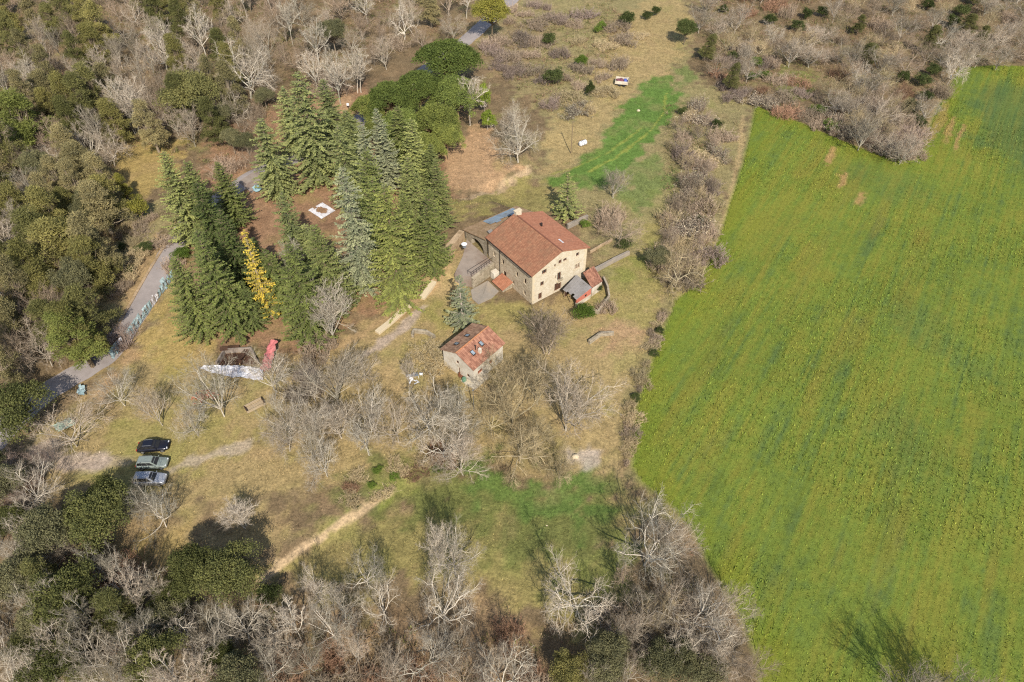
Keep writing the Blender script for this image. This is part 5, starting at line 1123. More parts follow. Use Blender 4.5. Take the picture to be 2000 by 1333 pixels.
GROVE = 'tall conifers of the grove'
for a in [
    (385, 492, 'fir', 25, 4.6, 'firlight', 'pale green fir at the left tip of the conifer grove by the road bend', GROVE),
    (440, 530, 'fir', 22, 4.3, 'firdark', 'dark green fir behind the gap with red soil, left side of grove', GROVE),
    (402, 668, 'fir', 21, 4.3, 'fir', 'leftmost front fir of the grove, beside the golden lawn', GROVE),
    (466, 668, 'fir', 26, 4.7, 'fir', 'second front fir from the left, left of the yellow larch', GROVE),
    (497, 655, 'fir', 13, 3.2, 'firdark', 'short dark fir directly below the yellow larch', GROVE),
    (614, 682, 'fir', 25, 4.5, 'fir', 'broad fir at the front corner of grove above the red tarpaulin', GROVE),
    (529, 634, 'larch', 24, 2.8, 'larch', 'bright yellow larch among the dark firs', None),
    (548, 398, 'cedar', 22, 5.2, 'cedar', 'wide light green cedar beside the grey slab', GROVE),
    (628, 372, 'cedar', 31, 6.2, 'cedar', 'tallest broad cedar at the back of the grove above the white tarpaulin', GROVE),
    (592, 565, 'cedar', 24, 4.4, 'cedar', 'pale cedar right of the yellow larch', GROVE),
    (655, 625, 'fir', 24, 5.2, 'firlight', 'wide light green fir left of the brown gap in front of grove', GROVE),
    (712, 588, 'cedar', 33, 4.8, 'blue', 'tall blue-grey cedar in the middle of the grove', GROVE),
    (765, 385, 'fir', 23, 3.7, 'blue', 'slender blue-green fir in front of the stone pines', GROVE),
    (785, 612, 'fir', 31, 5.3, 'yellowgreen', 'big bright green fir at the right front of the grove by the path', GROVE),
    (848, 548, 'fir', 23, 4.2, 'fir', 'green fir at the right end of the grove nearest the terrace', GROVE),
    (814, 405, 'fir', 23, 4.2, 'firlight', 'fir behind the bright green one, below the stone pines', GROVE),
    (693, 425, 'cedar', 24, 4.6, 'cedar', 'green cedar right behind the white square tarpaulin', GROVE),
    (690, 305, 'fir', 11, 4.0, 'yellowgreen', 'small yellow-green conifer at the end of the dirt track', GROVE),
    (862, 462, 'fir', 19, 3.3, 'firlight', 'narrow fir beside the bare dirt clearing', GROVE),
    (742, 478, 'fir', 24, 4.2, 'fir', 'fir between the blue-grey cedar and the bright green fir', GROVE),
    (905, 648, 'sparse', 14, 3.4, 'blue', 'thin greyish cedar on the lawn between the two houses', None),
    (1108, 437, 'sparse', 13, 3.8, 'firlight', 'feathery cedar standing behind the large farmhouse', None),
    (466, 455, 'fir', 18, 4.2, 'fir', 'fir in front of the grey slab hiding the road bend', GROVE),
    (420, 485, 'fir', 22, 4.4, 'firlight', 'pale fir right behind the left tip of the grove', GROVE),
    (482, 590, 'fir', 23, 4.3, 'firdark', 'dark fir just left of the yellow larch top', GROVE),
    (560, 620, 'fir', 17, 3.9, 'fir', 'fir between the yellow larch and the broad corner fir', GROVE),
    (622, 560, 'cedar', 15, 3.8, 'cedar', 'light cedar below the white square tarpaulin', GROVE),
    (750, 530, 'fir', 24, 4.2, 'fir', 'dark fir left of the big bright green one', GROVE),
    (818, 478, 'fir', 22, 4.2, 'firlight', 'pale fir right of the big bright green one', GROVE),
    (655, 300, 'cedar', 20, 4.8, 'cedar', 'cedar behind the tallest one beside the dirt track', GROVE),
    (585, 318, 'cedar', 20, 4.8, 'cedar', 'cedar left of the tallest one at the back of the grove', GROVE),
    (728, 405, 'cedar', 21, 4.2, 'blue', 'blue-grey cedar behind the tall blue-grey one', GROVE),
    (848, 405, 'fir', 16, 3.8, 'firlight', 'short fir at the left corner of the dirt clearing', GROVE),
    (790, 352, 'fir', 19, 4.0, 'fir', 'dark fir just below the stone pines', GROVE),
    (520, 585, 'fir', 15, 3.6, 'firdark', 'dark fir behind the yellow larch', GROVE),
    (700, 365, 'cedar', 20, 4.4, 'cedar', 'cedar above the tall blue-grey one', GROVE),
    (805, 545, 'fir', 21, 4.0, 'fir', 'dark fir right of the big bright green one, at the path', GROVE),
    (440, 620, 'fir', 21, 4.0, 'firdark', 'dark fir behind the two leftmost front firs', GROVE),
]: treeB(*((a[0], a[1]-(8 if a[2] == 'sparse' else 17))+a[2:3]+(a[3]*(.88 if a[2] == 'sparse' else .83), a[4]*1.02)+a[5:]))
for i, a in enumerate([(872, 112, 13, 8.4, 'stone', 'large domed stone pine beside the asphalt road'), (762, 188, 12, 6.3, 'stone', 'stone pine at the left of the bright green clump, above the dirt track'),
          (818, 168, 12.5, 6.3, 'stone', 'stone pine in the middle of the bright green clump'), (852, 232, 11, 6.2, 'stonelight', 'pale stone pine above the dirt clearing'),
          (893, 178, 12, 5.8, 'stone', 'stone pine on the right edge of the clump beside the ivy trunks'), (722, 208, 9, 4.8, 'stonelight', 'small stone pine at the left end of the clump'),
          (785, 240, 11, 5.2, 'stone', 'stone pine at the front of the clump behind the slender fir'), (828, 285, 10, 4.4, 'stonelight', 'low stone pine at the lower end of the clump'),
          (872, 262, 9, 4.2, 'stonelight', 'small stone pine overhanging the corner of the dirt clearing'), (735, 255, 9, 4.2, 'yellowgreen', 'yellowish stone pine between clump and grove')]):
    treeC(a[0], a[1], 'stone', a[2], a[3], a[4], a[5], 'stone pines above the clearing', .75)

ORCH = 'leafless trees on the lower lawn'
for a in [
    (245, 793, 'round', 8, 3.6, 'pale', 'small pale bare tree on the lawn below the teal fence', ORCH), (318, 832, 'vase', 9, 3.2, 'grey', 'bare tree above the black car', ORCH),
    (150, 873, 'round', 9, 5.0, 'grey', 'broad bare tree standing over the pale green tarpaulin', ORCH), (387, 852, 'round', 7, 3.0, 'pale', 'small bare tree right of the black car', ORCH),
    (438, 814, 'vase', 14, 5.2, 'pale', 'tall bare tree with thick trunk left of the wooden crate', ORCH), (541, 768, 'round', 11, 5.0, 'pale', 'bare tree growing in front of the red tarpaulin', ORCH),
    (662, 792, 'vase', 12, 5.0, 'grey', 'dense bare tree right of the gravel patch', ORCH), (715, 748, 'round', 7, 3.4, 'grey', 'bare tree at the end of the stone path', ORCH),
    (566, 882, 'round', 9, 4.2, 'grey', 'bare tree below the wooden crate', ORCH), (622, 862, 'vase', 9, 3.4, 'pale', 'bare tree in the cluster left of the big twisted tree', ORCH),
    (640, 932, 'round', 9, 3.6, 'pale', 'bare tree at the lower edge of the lawn above the pale track', ORCH), (668, 856, 'vase', 9, 3.8, 'grey', 'bare tree in the middle of the lower lawn cluster', ORCH),
    (721, 890, 'slim', 9, 2.6, 'pale', 'slender white-stemmed bare tree left of the big twisted tree', ORCH), (838, 850, 'oak', 12, 6.2, 'pale', 'big twisted pale oak in front of the small house', ORCH),
    (890, 842, 'vase', 11, 3.6, 'pale', 'upright bare tree beside the big twisted oak', ORCH), (868, 897, 'oak', 8, 4.2, 'pale', 'leaning bare tree below the big twisted oak', ORCH),
    (905, 872, 'round', 7, 3.6, 'pale', 'small curly bare tree right of the big twisted oak', ORCH), (800, 768, 'slim', 9, 1.5, 'grey', 'thin bare sapling left of the white garden furniture', ORCH),
    (1000, 830, 'vase', 12, 5.0, 'olive', 'olive-brown bare tree below the small house', ORCH), (1105, 842, 'vase', 15, 6.0, 'grey', 'tall grey bare tree right of the small house', ORCH),
    (1015, 905, 'willow', 10, 4.8, 'olive', 'straw-coloured willow at the edge of the green meadow', ORCH), (1092, 935, 'willow', 7, 3.2, 'olive', 'small straw-coloured willow above the pale gravel patch', ORCH),
    (1068, 690, 'multi', 9, 4.6, 'brown', 'brown-grey multi-stemmed tree in front of the farmhouse gable', ORCH), (1050, 790, 'vase', 12, 4.6, 'olive', 'olive-brown bare tree between small house and tall grey tree', ORCH),
    (1130, 830, 'round', 10, 3.6, 'grey', 'bare tree on the strip beside the field, right of the tall grey tree', ORCH), (985, 770, 'round', 9, 4.4, 'olive', 'bare tree touching the right side of the small house', ORCH),
    (1045, 880, 'willow', 9, 4.0, 'olive', 'straw-coloured willow between the two other willows', ORCH), (960, 850, 'round', 8, 3.8, 'olive', 'bare olive-brown tree left of the willows', ORCH),
    (650, 662, 'multi', 13, 3.8, 'pale', 'white upright bare tree in front of the grove', None), (596, 590, 'slim', 16, 2.4, 'pale', 'thin pale bare trunk squeezed between larch and firs', None),
    (595, 760, 'thicket', 4, 2.4, 'purple', 'dark purple shrub beside the red tarpaulin tree', None), (618, 700, 'thicket', 4.2, 3.2, 'brown', 'brown scrub at the corner of the grove by the gravel', None),
    (1012, 318, 'oak', 13, 5.6, 'pale', 'large pale grey tree at the right corner of the dirt clearing', None), (1000, 275, 'round', 10, 4.6, 'pale', 'dense grey tree above the large pale one at the clearing', None), (918, 246, 'slim', 14, 3.6, 'pale', 'tall white bare trunk beside the stone pines', None),
    (1197, 388, 'vase', 8, 3.2, 'grey', 'bare tree at the lower end of the green meadow strip', None), (1208, 480, 'round', 8, 4.2, 'brown', 'brown bare tree in the walled garden beside farmhouse', None), (1185, 440, 'thicket', 4.5, 3.0, 'brown', 'brown scrub above the walled garden', None), (1318, 562, 'oak', 9, 4.6, 'olive', 'bare tree rising out of the dark hedge end beside the field', None),
    (890, 1122, 'round', 11, 3.8, 'pale', 'right one of two pale bare trees at the edge of the lower meadow', None), (860, 1118, 'vase', 11, 3.6, 'pale', 'left one of two pale bare trees at the edge of the lower meadow', None),
    (868, 1218, 'oak', 12, 5.0, 'pale', 'broad pale tree with mossy trunk below the pair at the meadow edge', None), (660, 1252, 'round', 10, 3.8, 'pale', 'round bare tree in the middle of the bottom slope', None),
    (753, 1208, 'oak', 9, 2.9, 'pale', 'small twisted bare tree on the bottom slope', None), (592, 1256, 'slim', 11, 2.0, 'pale', 'slender bare tree near the lower end of the pale track', None),
    (702, 1298, 'round', 8, 2.6, 'grey', 'thin brown-grey bare tree on the bottom slope', None), (848, 1300, 'oak', 9, 4.0, 'pale', 'spreading bare tree at the bottom centre', None),
    (540, 1332, 'round', 9, 3.2, 'pale', 'bare tree at the bottom edge beside the dark thicket', None), (978, 1345, 'oak', 11, 4.0, 'pale', 'curled bare tree at the bottom centre right', None), (770, 1330, 'round', 8, 2.8, 'grey', 'small bare tree at the bottom edge below the slope', None), (905, 1350, 'round', 9, 3.0, 'brown', 'brown bare tree at the bottom edge', None),
    (1125, 1205, 'oak', 11, 4.6, 'pale', 'bare tree with mossy limbs at the end of the green meadow', None), (1258, 1105, 'oak', 13, 5.6, 'pale', 'large grey oak where the meadow meets the field', None), (1300, 1085, 'round', 10, 4.0, 'grey', 'grey tree against the field beside the large oak', None),
    (1352, 1230, 'oak', 12, 4.8, 'pale', 'bent pale tree along the field edge near the bottom', None), (1398, 1225, 'round', 10, 3.8, 'grey', 'fine-twigged tree overhanging the field edge', None), (1395, 1300, 'oak', 9, 3.6, 'grey', 'low bare tree near bottom of the field edge', None), (1445, 1322, 'round', 8, 3.2, 'brown', 'brownish bare tree at bottom corner of the field edge', None), (1213, 1150, 'slim', 6, 1.5, 'brown', 'small bare sapling in the meadow corner', None), (1285, 1225, 'round', 8, 3.0, 'olive', 'olive-brown small tree between dark shadows at bottom right', None),
    (478, 1030, 'multi', 6, 2.4, 'pale', 'small pale bushy tree on the tan slope', None), (325, 1030, 'round', 9, 4.2, 'pale', 'bare tree overhanging the silver car', None), (285, 1010, 'round', 7, 2.8, 'grey', 'grey bare tree left of the one over the silver car', None),
    (85, 985, 'round', 9, 4.4, 'pale', 'pale bare tree left of the dark evergreen oak', None), (100, 925, 'vase', 6, 2.2, 'purple', 'small dark bare tree at the left track', None), (140, 1090, 'round', 7, 2.6, 'grey', 'bare tree at the left between evergreen oaks', None),
    (1800, 1420, 'round', 13, 5.6, 'grey', 'bare tree at the bottom edge of the field casting the shadow on the crop', None),
    (1850, 1432, 'vase', 12, 5.0, 'brown', 'second bare tree below the field edge, only its twigs showing', None),
]: treeB(*a)
WHITE = 'pale bare trees in the upper wood'
for a in [
    (472, 128, 'oak', 15, 9.0, 'pale', 'largest white twisted oak in the upper left wood', WHITE), (305, 80, 'oak', 14, 7.0, 'pale', 'white oak with ivy trunk near the top left', WHITE), (240, 195, 'multi', 15, 4.6, 'pale', 'leaning pale multi-stem tree above the golden clearing', WHITE),
    (385, 60, 'slim', 15, 4.5, 'pale', 'tall pale tree between the two white oaks', WHITE), (655, 150, 'slim', 13, 4.2, 'pale', 'slim bare tree left of the dirt track end', WHITE), (697, 130, 'slim', 12, 4.4, 'pale', 'bare tree above the dirt track end', WHITE), (750, 95, 'vase', 10, 3.4, 'grey', 'bare tree alone above the stone pines', WHITE),
    (612, 75, 'slim', 13, 4.0, 'pale', 'bare tree near the top, left of the dark round evergreen', WHITE), (560, 35, 'slim', 14, 3.6, 'pale', 'slender pale tree at the top edge left of centre', WHITE), (515, 70, 'round', 12, 6.0, 'grey', 'grey bare crown right above the largest white oak', WHITE), (785, 30, 'oak', 12, 5.0, 'pale', 'pale branching tree at the top edge left of the road', WHITE),
    (110, 135, 'vase', 10, 4.5, 'brown', 'pinkish-brown bare tree in the upper left wood', WHITE), (50, 140, 'vase', 10, 4.5, 'pale', 'pale bare tree near the left edge of the upper wood', WHITE), (165, 270, 'oak', 10, 4.4, 'pale', 'white branching tree left of the golden clearing', WHITE), (100, 310, 'oak', 9, 4.0, 'pale', 'bare white branches between pines at left', WHITE),
]: treeC(*a)
for a in [
    (22, 806, 'holm', 8.5, 5.6, 'holm', 'big dark evergreen oak at the left edge beside the road'), (190, 1018, 'holm', 9, 4.6, 'holm', 'dark round evergreen oak below the cars'), (92, 1045, 'holm', 9, 4.0, 'holmgrey', 'grey-green evergreen oak left of the dark round one'), (215, 975, 'holm', 7, 3.0, 'holm', 'dark evergreen top just below the silver car'),
    (130, 1170, 'holm', 9, 4.4, 'holm', 'evergreen oak in the lower left wood'), (385, 1118, 'holm', 8.5, 3.4, 'holm', 'left one of the two evergreen oaks at the foot of the tan slope'), (447, 1128, 'holm', 9, 3.9, 'holm', 'right one of the two evergreen oaks at the foot of the tan slope'), (225, 1190, 'pine', 10, 3.0, 'pinedark', 'dark pine right of the lower left evergreen oak'),
    (108, 1305, 'holm', 8, 3.8, 'holm', 'evergreen oak at the bottom left edge'), (525, 1158, 'bush', 3.4, 1.9, 'bushdark', 'small dark green bush at the lower end of the pale track'), (960, 30, 'holm', 13, 5.2, 'bushyellow', 'tall yellow-green evergreen beside the road at the top edge'), (35, 1140, 'holm', 8, 2.8, 'holmgrey', 'grey evergreen at the far left bottom'),
    (650, 70, 'holm', 10, 4.0, 'holmgrey', 'dark round evergreen among bare trees at the top'), (305, 1290, 'holm', 9, 3.0, 'holm', 'dark evergreen at the bottom left of centre'), (1290, 1300, 'holm', 6, 2.8, 'holmgrey', 'dusty evergreen at the bottom right corner of the wood'), (1180, 1308, 'holm', 5.5, 2.6, 'holmgrey', 'dusty evergreen right of the curled bare tree'), (1110, 1315, 'holm', 5.5, 2.6, 'pine', 'olive low evergreen at bottom centre right'), (470, 1330, 'holm', 8, 3.0, 'holmgrey', 'evergreen at the bottom edge left of centre'),
    (1290, 508, 'holm', 5, 2.6, 'holmgrey', 'dark evergreen at the lower end of the field hedge'), (1340, 60, 'holm', 7, 3.4, 'bushdark', 'dark evergreen at the top of the tan track'), (370, 190, 'holm', 13, 7.2, 'pinedark', 'large dark evergreen right of the leaning multi-stem tree'), (40, 230, 'pine', 15, 6.0, 'yellowgreen', 'big yellow-green pine at the left edge'),
    (110, 480, 'pine', 14, 5.6, 'pine', 'broad olive pine in the middle of the left wood'), (142, 655, 'pine', 13, 3.9, 'yellowgreen', 'yellow-green pine leaning over the road bend'), (190, 400, 'pine', 12, 4.6, 'pinegrey', 'grey-green pine at the right edge of the left wood'), (270, 405, 'bush', 5, 2.3, 'bushyellow', 'round yellow-green bush left of the grove'), (236, 362, 'pine', 7, 1.7, 'bushyellow', 'narrow young conifer at the lower edge of golden clearing'),
]: treeC(*a)

# shrubs one can count, on the slope above the house and along the field
for a in [
    (1072, 80, 'bush', 3.6, 2.4, 'bushdark', 'round dark green bush alone on the slope near the top'), (1226, 40, 'bush', 4, 2.8, 'bushdark', 'green bush near the top beside the tan track'), (1264, 32, 'bush', 2.4, 1.4, 'bushdark', 'left of two small bushes beside the tan track'), (1280, 24, 'bush', 2.8, 1.5, 'bushdark', 'right of two small bushes beside the tan track'),
    (1084, 152, 'bush', 3.6, 3.0, 'bushdark', 'dark bush left on the slope above the parked trailer'), (1137, 122, 'bush', 3, 1.8, 'bushgreen', 'green bush right above the columnar one'), (1152, 178, 'bush', 4.2, 1.2, 'bushdark', 'columnar dark bush left of the trailer'), (1175, 52, 'bush', 2.5, 1.8, 'bushgreen', 'small green bush in the upper slope scrub'),
    (1141, 614, 'bush', 2.8, 2.3, 'bushgreen', 'bright green bush below the red-walled shed'), (1222, 480, 'bush', 2.4, 1.7, 'bushdark', 'dark evergreen bush at the end of the lowest garden wall'), (1142, 440, 'bush', 1.6, 1.1, 'bushgreen', 'small green bush inside the walled garden'), (1180, 600, 'thicket', 2.2, 1.2, 'brown', 'brown weeds at the corner of the roofless enclosure'), (1170, 565, 'bush', 1.4, 1.0, 'bushdark', 'weedy bush on the broken shed wall'),
    (945, 200, 'bush', 8, 1.8, 'ivy', 'ivy-covered trunk beside the tall white bare one'), (952, 240, 'bush', 5, 1.7, 'ivy', 'ivy-covered stump at the clearing corner'), (340, 515, 'thicket', 2.6, 2.0, 'brown', 'grey-brown shrub at the upper end of the teal fence'), (355, 500, 'bush', 2.4, 1.7, 'bushgreen', 'green bush at the road bend beside the fence end'),
    (840, 690, 'thicket', 1.8, 2.6, 'olive', 'low scrub over the stone trough left of the small house'), (1455, 95, 'thicket', 4, 3.0, 'grey', 'pale bare shrub at the edge of the upper right thicket'), (225, 665, 'thicket', 3.0, 2.4, 'purple', 'purple bare shrub beside the road below the fence'),
]: treeC(*a, f=.4)
HEDGE = 'shrubs of the hedge beside the field'
for i, a in enumerate([(1360, 205, 'blossom'), (1345, 225, 'thicket'), (1378, 235, 'blossom'), (1335, 275, 'thicket'), (1415, 265, 'thicket'), (1405, 300, 'blossom'), (1340, 310, 'thicket'), (1380, 320, 'thicket'), (1362, 350, 'blossom'), (1345, 372, 'blossom'), (1385, 365, 'thicket'),
           (1330, 400, 'thicket'), (1365, 405, 'thicket'), (1305, 430, 'thicket'), (1345, 440, 'blossom'), (1375, 440, 'thicket'), (1320, 455, 'blossom'), (1350, 480, 'thicket'), (1375, 500, 'thicket'), (1330, 545, 'thicket'), (1310, 510, 'thicket'), (1355, 530, 'thicket')]):
    o = ['first', 'second', 'third', 'fourth', 'fifth', 'sixth', 'seventh', 'eighth', 'ninth', 'tenth', 'eleventh', 'twelfth', 'thirteenth', 'fourteenth', 'fifteenth', 'sixteenth', 'seventeenth', 'eighteenth', 'nineteenth', 'twentieth', 'next-to-last', 'last'][i]
    treeC(a[0], a[1], a[2], rnd.uniform(2.4, 4.2), rnd.uniform(2.3, 3.4), 'blossom' if a[2] == 'blossom' else ('brown', 'olive', 'purple', 'brown')[i % 4],
          f'{o} {"pale blossoming" if a[2] == "blossom" else "leafless brown"} shrub down the hedge between green strip and field', HEDGE, .4)

# woods: every trunk its own tree, filled in between the ones above
ORD = 'first second third fourth fifth sixth seventh eighth ninth tenth eleventh twelfth thirteenth fourteenth fifteenth sixteenth seventeenth eighteenth nineteenth twentieth'.split()
def px_inside(p, poly):
    x, y = p; c = False; n = len(poly)
    for i in range(n):
        ax, ay = poly[i]; bx_, by_ = poly[(i+1) % n]
        if (ay > y) != (by_ > y) and x < (bx_-ax)*(y-ay)/(by_-ay)+ax: c = not c
    return c
DESC = {'pine': 'pine', 'holm': 'evergreen oak', 'round': 'bare tree', 'vase': 'bare tree', 'oak': 'bare tree', 'slim': 'bare tree', 'thicket': 'bare shrub', 'blossom': 'blossoming shrub', 'bush': 'green bush'}
TDESC = {'pine': 'olive', 'pinedark': 'dark', 'pinegrey': 'grey-green', 'yellowgreen': 'yellow-green', 'holm': 'dark', 'holmgrey': 'grey-green', 'pale': 'pale', 'grey': 'grey', 'brown': 'brown', 'olive': 'straw-coloured', 'purple': 'purplish', 'red': 'reddish', 'bushgreen': 'leafy', 'bushdark': 'dark', 'blossom': 'whitish', 'bushyellow': 'yellowish'}
def fill(zone, poly, spacing, choices, n, seed, avoid_px=26, f=.6):
    g = random.Random(seed); xs = [p[0] for p in poly]; ys = [p[1] for p in poly]; got = []
    have = [to_px((b[0], b[1], b[2]+4)) for _, b in PLACED]
    tries = 0
    while len(got) < n and tries < 6000:
        tries += 1
        p = (g.uniform(min(xs), max(xs)), g.uniform(min(ys), max(ys)))
        if not px_inside(p, poly): continue
        if any(math.hypot(p[0]-q_[0], p[1]-q_[1]) < spacing for q_ in got): continue
        if any(math.hypot(p[0]-q_[0], p[1]-q_[1]) < avoid_px for q_ in have): continue
        got.append(p)
    got.sort(key=lambda p: p[1]); rows = [got[i:i+7] for i in range(0, len(got), 7)]
    for ri, row in enumerate(rows):
        cnt = {}
        for p in sorted(row):
            kind, H, Rr, tint = g.choices([c[:4] for c in choices], [c[4] for c in choices])[0]
            d = f'{TDESC[tint]} {DESC[kind]}'; cnt[d] = cnt.get(d, 0)+1
            k = g.uniform(.8, 1.2)
            treeC(p[0], p[1], kind, H*k, Rr*(g.uniform(.6, 1.5) if kind in ('thicket', 'blossom', 'bush') else g.uniform(.85, 1.2)), tint, f'{ORD[cnt[d]-1]} {d} from left, {ORD[ri]} row of the {zone}', zone, f)
UL = [('pine', 13, 3.6, 'pine', 3.2), ('pine', 13, 3.4, 'pinegrey', 3.2), ('pine', 13, 3.5, 'pinedark', 2), ('holm', 9, 3.2, 'holmgrey', .5), ('round', 10, 4.2, 'brown', 2.6), ('oak', 10, 4.2, 'grey', 1.0), ('vase', 10, 3.8, 'grey', 2), ('slim', 12, 3.2, 'grey', 1)]
fill('left edge wood', [(-30, 190), (190, 190), (215, 300), (212, 420), (205, 450), (182, 560), (150, 640), (118, 668), (60, 668), (-30, 700)], 36, [c for c in UL if c[0] != 'vase'], 80, 1)
fill('top left corner wood', [(-40, -25), (470, -25), (470, 190), (440, 245), (330, 240), (215, 250), (200, 190), (-40, 185)], 33, UL, 88, 2)
fill('top centre wood', [(470, -30), (930, -30), (900, 50), (800, 80), (700, 120), (640, 170), (600, 120), (480, 120)], 34, [('round', 10, 4.2, 'grey', 2), ('slim', 12, 3.6, 'pale', 2), ('vase', 10, 4, 'brown', 2), ('round', 8, 3.6, 'brown', 1.5), ('pine', 10, 3.6, 'pinegrey', 1), ('thicket', 4, 3.6, 'brown', 1)], 42, 3)
fill('gap above the grove', [(420, 180), (520, 190), (500, 300), (480, 330), (440, 320), (420, 260)], 26, [('round', 6, 2.8, 'brown', 2), ('thicket', 3.4, 2.6, 'brown', 2), ('holm', 6, 2.6, 'holmgrey', .8)], 10, 4, 14)
fill('top right thicket', [(1360, -30), (2040, -30), (2040, 115), (1920, 120), (1860, 140), (1800, 260), (1770, 292), (1700, 270), (1640, 240), (1600, 120), (1520, 110), (1430, 160), (1375, 100)], 26, [('round', 7, 4.2, 'brown', 2), ('vase', 8, 4.4, 'grey', 3.5), ('round', 7, 4.2, 'grey', 2), ('round', 7, 3.8, 'olive', 2), ('thicket', 3.6, 3.2, 'brown', 2), ('thicket', 3.4, 3, 'red', 1.2), ('oak', 8, 3.8, 'pale', 1), ('bush', 3, 2.2, 'bushdark', 2.4), ('pine', 7, 2.6, 'pinedark', .9)], 150, 5, 18, .5)
fill('scrub below top right thicket', [(1370, 110), (1500, 120), (1600, 190), (1640, 235), (1690, 270), (1660, 275), (1560, 228), (1480, 196), (1420, 190)], 24, [('thicket', 2.6, 2.4, 'brown', 3), ('thicket', 2.6, 2.4, 'purple', 2), ('thicket', 2.4, 2.2, 'red', 1.5), ('blossom', 2.8, 2.4, 'blossom', .8), ('bush', 2, 1.6, 'bushgreen', 1)], 30, 6, 16, .4)
fill('scrub at the field point', [(1630, 190), (1720, 200), (1790, 250), (1785, 300), (1740, 296), (1690, 272), (1640, 250)], 22, [('blossom', 3, 2.6, 'blossom', 2), ('thicket', 2.8, 2.6, 'brown', 3), ('thicket', 2.8, 2.4, 'purple', 2)], 18, 7, 12, .4)
fill('slope above the house', [(950, 90), (1060, 40), (1170, 20), (1260, 60), (1210, 130), (1160, 220), (1080, 220), (1060, 160)], 30, [('thicket', 2.2, 2.6, 'brown', 3), ('thicket', 2.4, 2.6, 'purple', 2), ('thicket', 2, 2.2, 'olive', 2), ('bush', 1.8, 1.4, 'bushgreen', .8), ('blossom', 2.6, 2.4, 'blossom', .5)], 30, 8, 22, .4)
fill('scrub by the top road', [(985, 10), (1080, 0), (1070, 60), (1000, 150), (960, 130), (960, 80)], 24, [('thicket', 2.6, 2.8, 'purple', 3), ('thicket', 2.6, 2.6, 'brown', 2)], 14, 9, 20, .4)
fill('lower left wood', [(-30, 1010), (60, 1000), (80, 1090), (200, 1100), (330, 1130), (340, 1190), (480, 1190), (520, 1200), (540, 1260), (500, 1350), (-30, 1350)], 40, [('round', 9, 3.4, 'pale', 3), ('oak', 9, 3.4, 'pale', 2), ('slim', 10, 2.6, 'grey', 1.5), ('holm', 5.5, 2.2, 'holm', .35), ('holm', 5.5, 2.3, 'holmgrey', .5), ('pine', 8, 2.2, 'pinedark', .4), ('thicket', 3, 2.4, 'red', 1.3)], 44, 10, 30)
fill('left edge by the track', [(-30, 880), (30, 890), (60, 930), (50, 990), (-30, 1000)], 28, [('round', 7, 2.8, 'purple', 1), ('holm', 6, 2.6, 'holmgrey', 1), ('thicket', 3, 2.2, 'red', 1)], 7, 11, 20)
fill('bottom slope', [(560, 1240), (700, 1270), (1000, 1240), (1080, 1290), (1080, 1350), (520, 1350)], 36, [('thicket', 2.4, 2.0, 'red', 2), ('thicket', 2.4, 2.0, 'brown', 2), ('round', 6, 2.2, 'grey', 1)], 16, 12, 24)
fill('bottom right wood', [(1150, 1240), (1240, 1180), (1330, 1120), (1430, 1280), (1470, 1345), (1150, 1345)], 34, [('thicket', 3, 2.2, 'brown', 2), ('round', 8, 3, 'grey', 2), ('holm', 6, 2.6, 'holmgrey', 1.2), ('oak', 8, 3, 'pale', 1)], 16, 13, 24)
fill('left bank of the road', [(225, 440), (330, 395), (340, 430), (290, 500), (235, 590), (215, 560)], 22, [('thicket', 1.8, 1.6, 'brown', 2), ('thicket', 1.8, 1.6, 'olive', 2), ('bush', 1.6, 1.2, 'bushdark', .7)], 16, 14, 16, .4)
fill('edge of lower meadow', [(640, 960), (760, 900), (880, 885), (900, 905), (760, 960), (690, 985)], 20, [('thicket', 1.3, 1.4, 'red', 1), ('thicket', 1.3, 1.3, 'olive', 2), ('bush', .9, .9, 'bushgreen', 1.4)], 14, 15, 10, .4)
fill('ditch left of the field', [(1290, 600), (1308, 600), (1262, 735), (1240, 800), (1234, 905), (1222, 905), (1224, 800), (1250, 730)], 14, [('thicket', 1.1, 1.0, 'brown', 2), ('thicket', 1.1, 1.0, 'olive', 2), ('bush', .8, .8, 'bushdark', 1)], 22, 16, 4, .4)

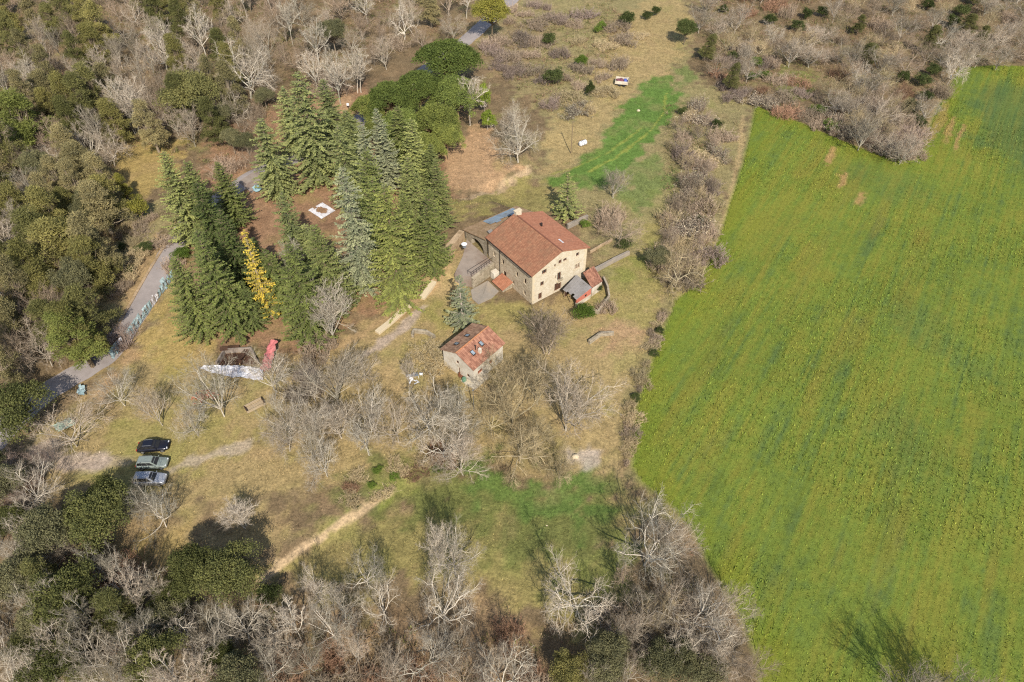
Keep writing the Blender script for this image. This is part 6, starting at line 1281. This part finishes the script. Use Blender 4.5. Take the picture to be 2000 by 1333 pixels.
fill('hedge left of the field', [(1330, 190), (1395, 205), (1425, 235), (1405, 330), (1378, 430), (1355, 520), (1320, 545), (1300, 450), (1330, 360), (1325, 260)], 20, [('round', 4, 2.2, 'brown', 2), ('vase', 4, 2.0, 'brown', 2), ('thicket', 2.6, 2.2, 'olive', 2), ('bush', 2.2, 1.6, 'bushdark', 1.2), ('round', 4, 2.0, 'olive', 1)], 24, 17, 12, .5)
fill('lower lawn', [(500, 740), (640, 700), (740, 730), (780, 800), (960, 780), (960, 890), (820, 910), (700, 920), (610, 930), (520, 850)], 40, [('round', 8, 3.8, 'pale', 3), ('vase', 9, 3.6, 'pale', 2), ('round', 8, 3.6, 'grey', 2), ('oak', 8, 3.6, 'pale', 1)], 6, 18, 34)
fill('meadow side below the pale track', [(560, 1130), (760, 1090), (960, 1150), (1080, 1230), (1000, 1260), (700, 1200), (580, 1190)], 60, [('round', 8, 2.8, 'pale', 2), ('oak', 8, 2.8, 'pale', 1.5), ('slim', 9, 2.2, 'grey', 1)], 3, 19, 44)

# undergrowth on the wood floors: nobody could count it
UG = [fpts(p) for p in ([(-60, -60), (930, -60), (900, 60), (700, 130), (620, 200), (430, 330), (215, 280), (250, 420), (200, 640), (100, 740), (-60, 740)], [(1360, -60), (2100, -60), (2050, 120), (1870, 135), (1780, 300), (1480, 195), (1400, 165)],
      [(-60, 880), (60, 960), (240, 1080), (520, 1180), (1000, 1260), (1250, 1150), (1330, 1050), (1480, 1360), (-60, 1380)], [(1300, 200), (1440, 240), (1370, 540), (1290, 560)], [(960, 60), (1200, 0), (1230, 80), (1080, 230), (990, 160)])]
xx = R.uniform(-175, 175, 60000); yy = R.uniform(22, 255, 60000); k = in_frame(xx, yy, 40)
ins = np.zeros(len(xx), bool)
for p in UG: ins |= poly_sd(xx, yy, p) < 0
k &= ins & (seg_dist(xx, yy, ROAD)[0] > 3.2) & (poly_sd(xx, yy, FIELD) > 1.2) & (fbm(xx/6, yy/6, 88, 3) > .38)
xx, yy = xx[k][:11000], yy[k][:11000]
n = len(xx); K = 15
sz = R.uniform(.5, 1.3, n); cen = np.repeat(np.stack([xx, yy, hgt(xx, yy)], 1), K, 0); szk = np.repeat(sz, K)
dd = R.normal(0, 1, (n*K, 3)); dd[:, 2] = np.abs(dd[:, 2])*1.1+.2; dd /= np.linalg.norm(dd, axis=1, keepdims=True)
V, F = leaf_quads(cen+dd*(szk*R.uniform(0, .75, n*K))[:, None]*np.array([1.1, 1.1, .9]), dd, R.normal(0, 1, (n*K, 3)), szk*R.uniform(.25, .6, n*K), szk*R.uniform(.05, .16, n*K))
pal = np.array([S(172, 144, 108), S(150, 134, 92), S(134, 134, 76), S(186, 158, 128), S(156, 122, 98), S(120, 122, 72)])
cc = np.repeat(pal[R.integers(0, 6, n)]*R.uniform(.7, 1.2, (n, 1)), K*4, 0)
link('undergrowth', new_mesh('undergrowth', V, F, M['tuft'], col=cc), kind='stuff', label='brown and olive undergrowth on the floor of the woods', category='undergrowth')
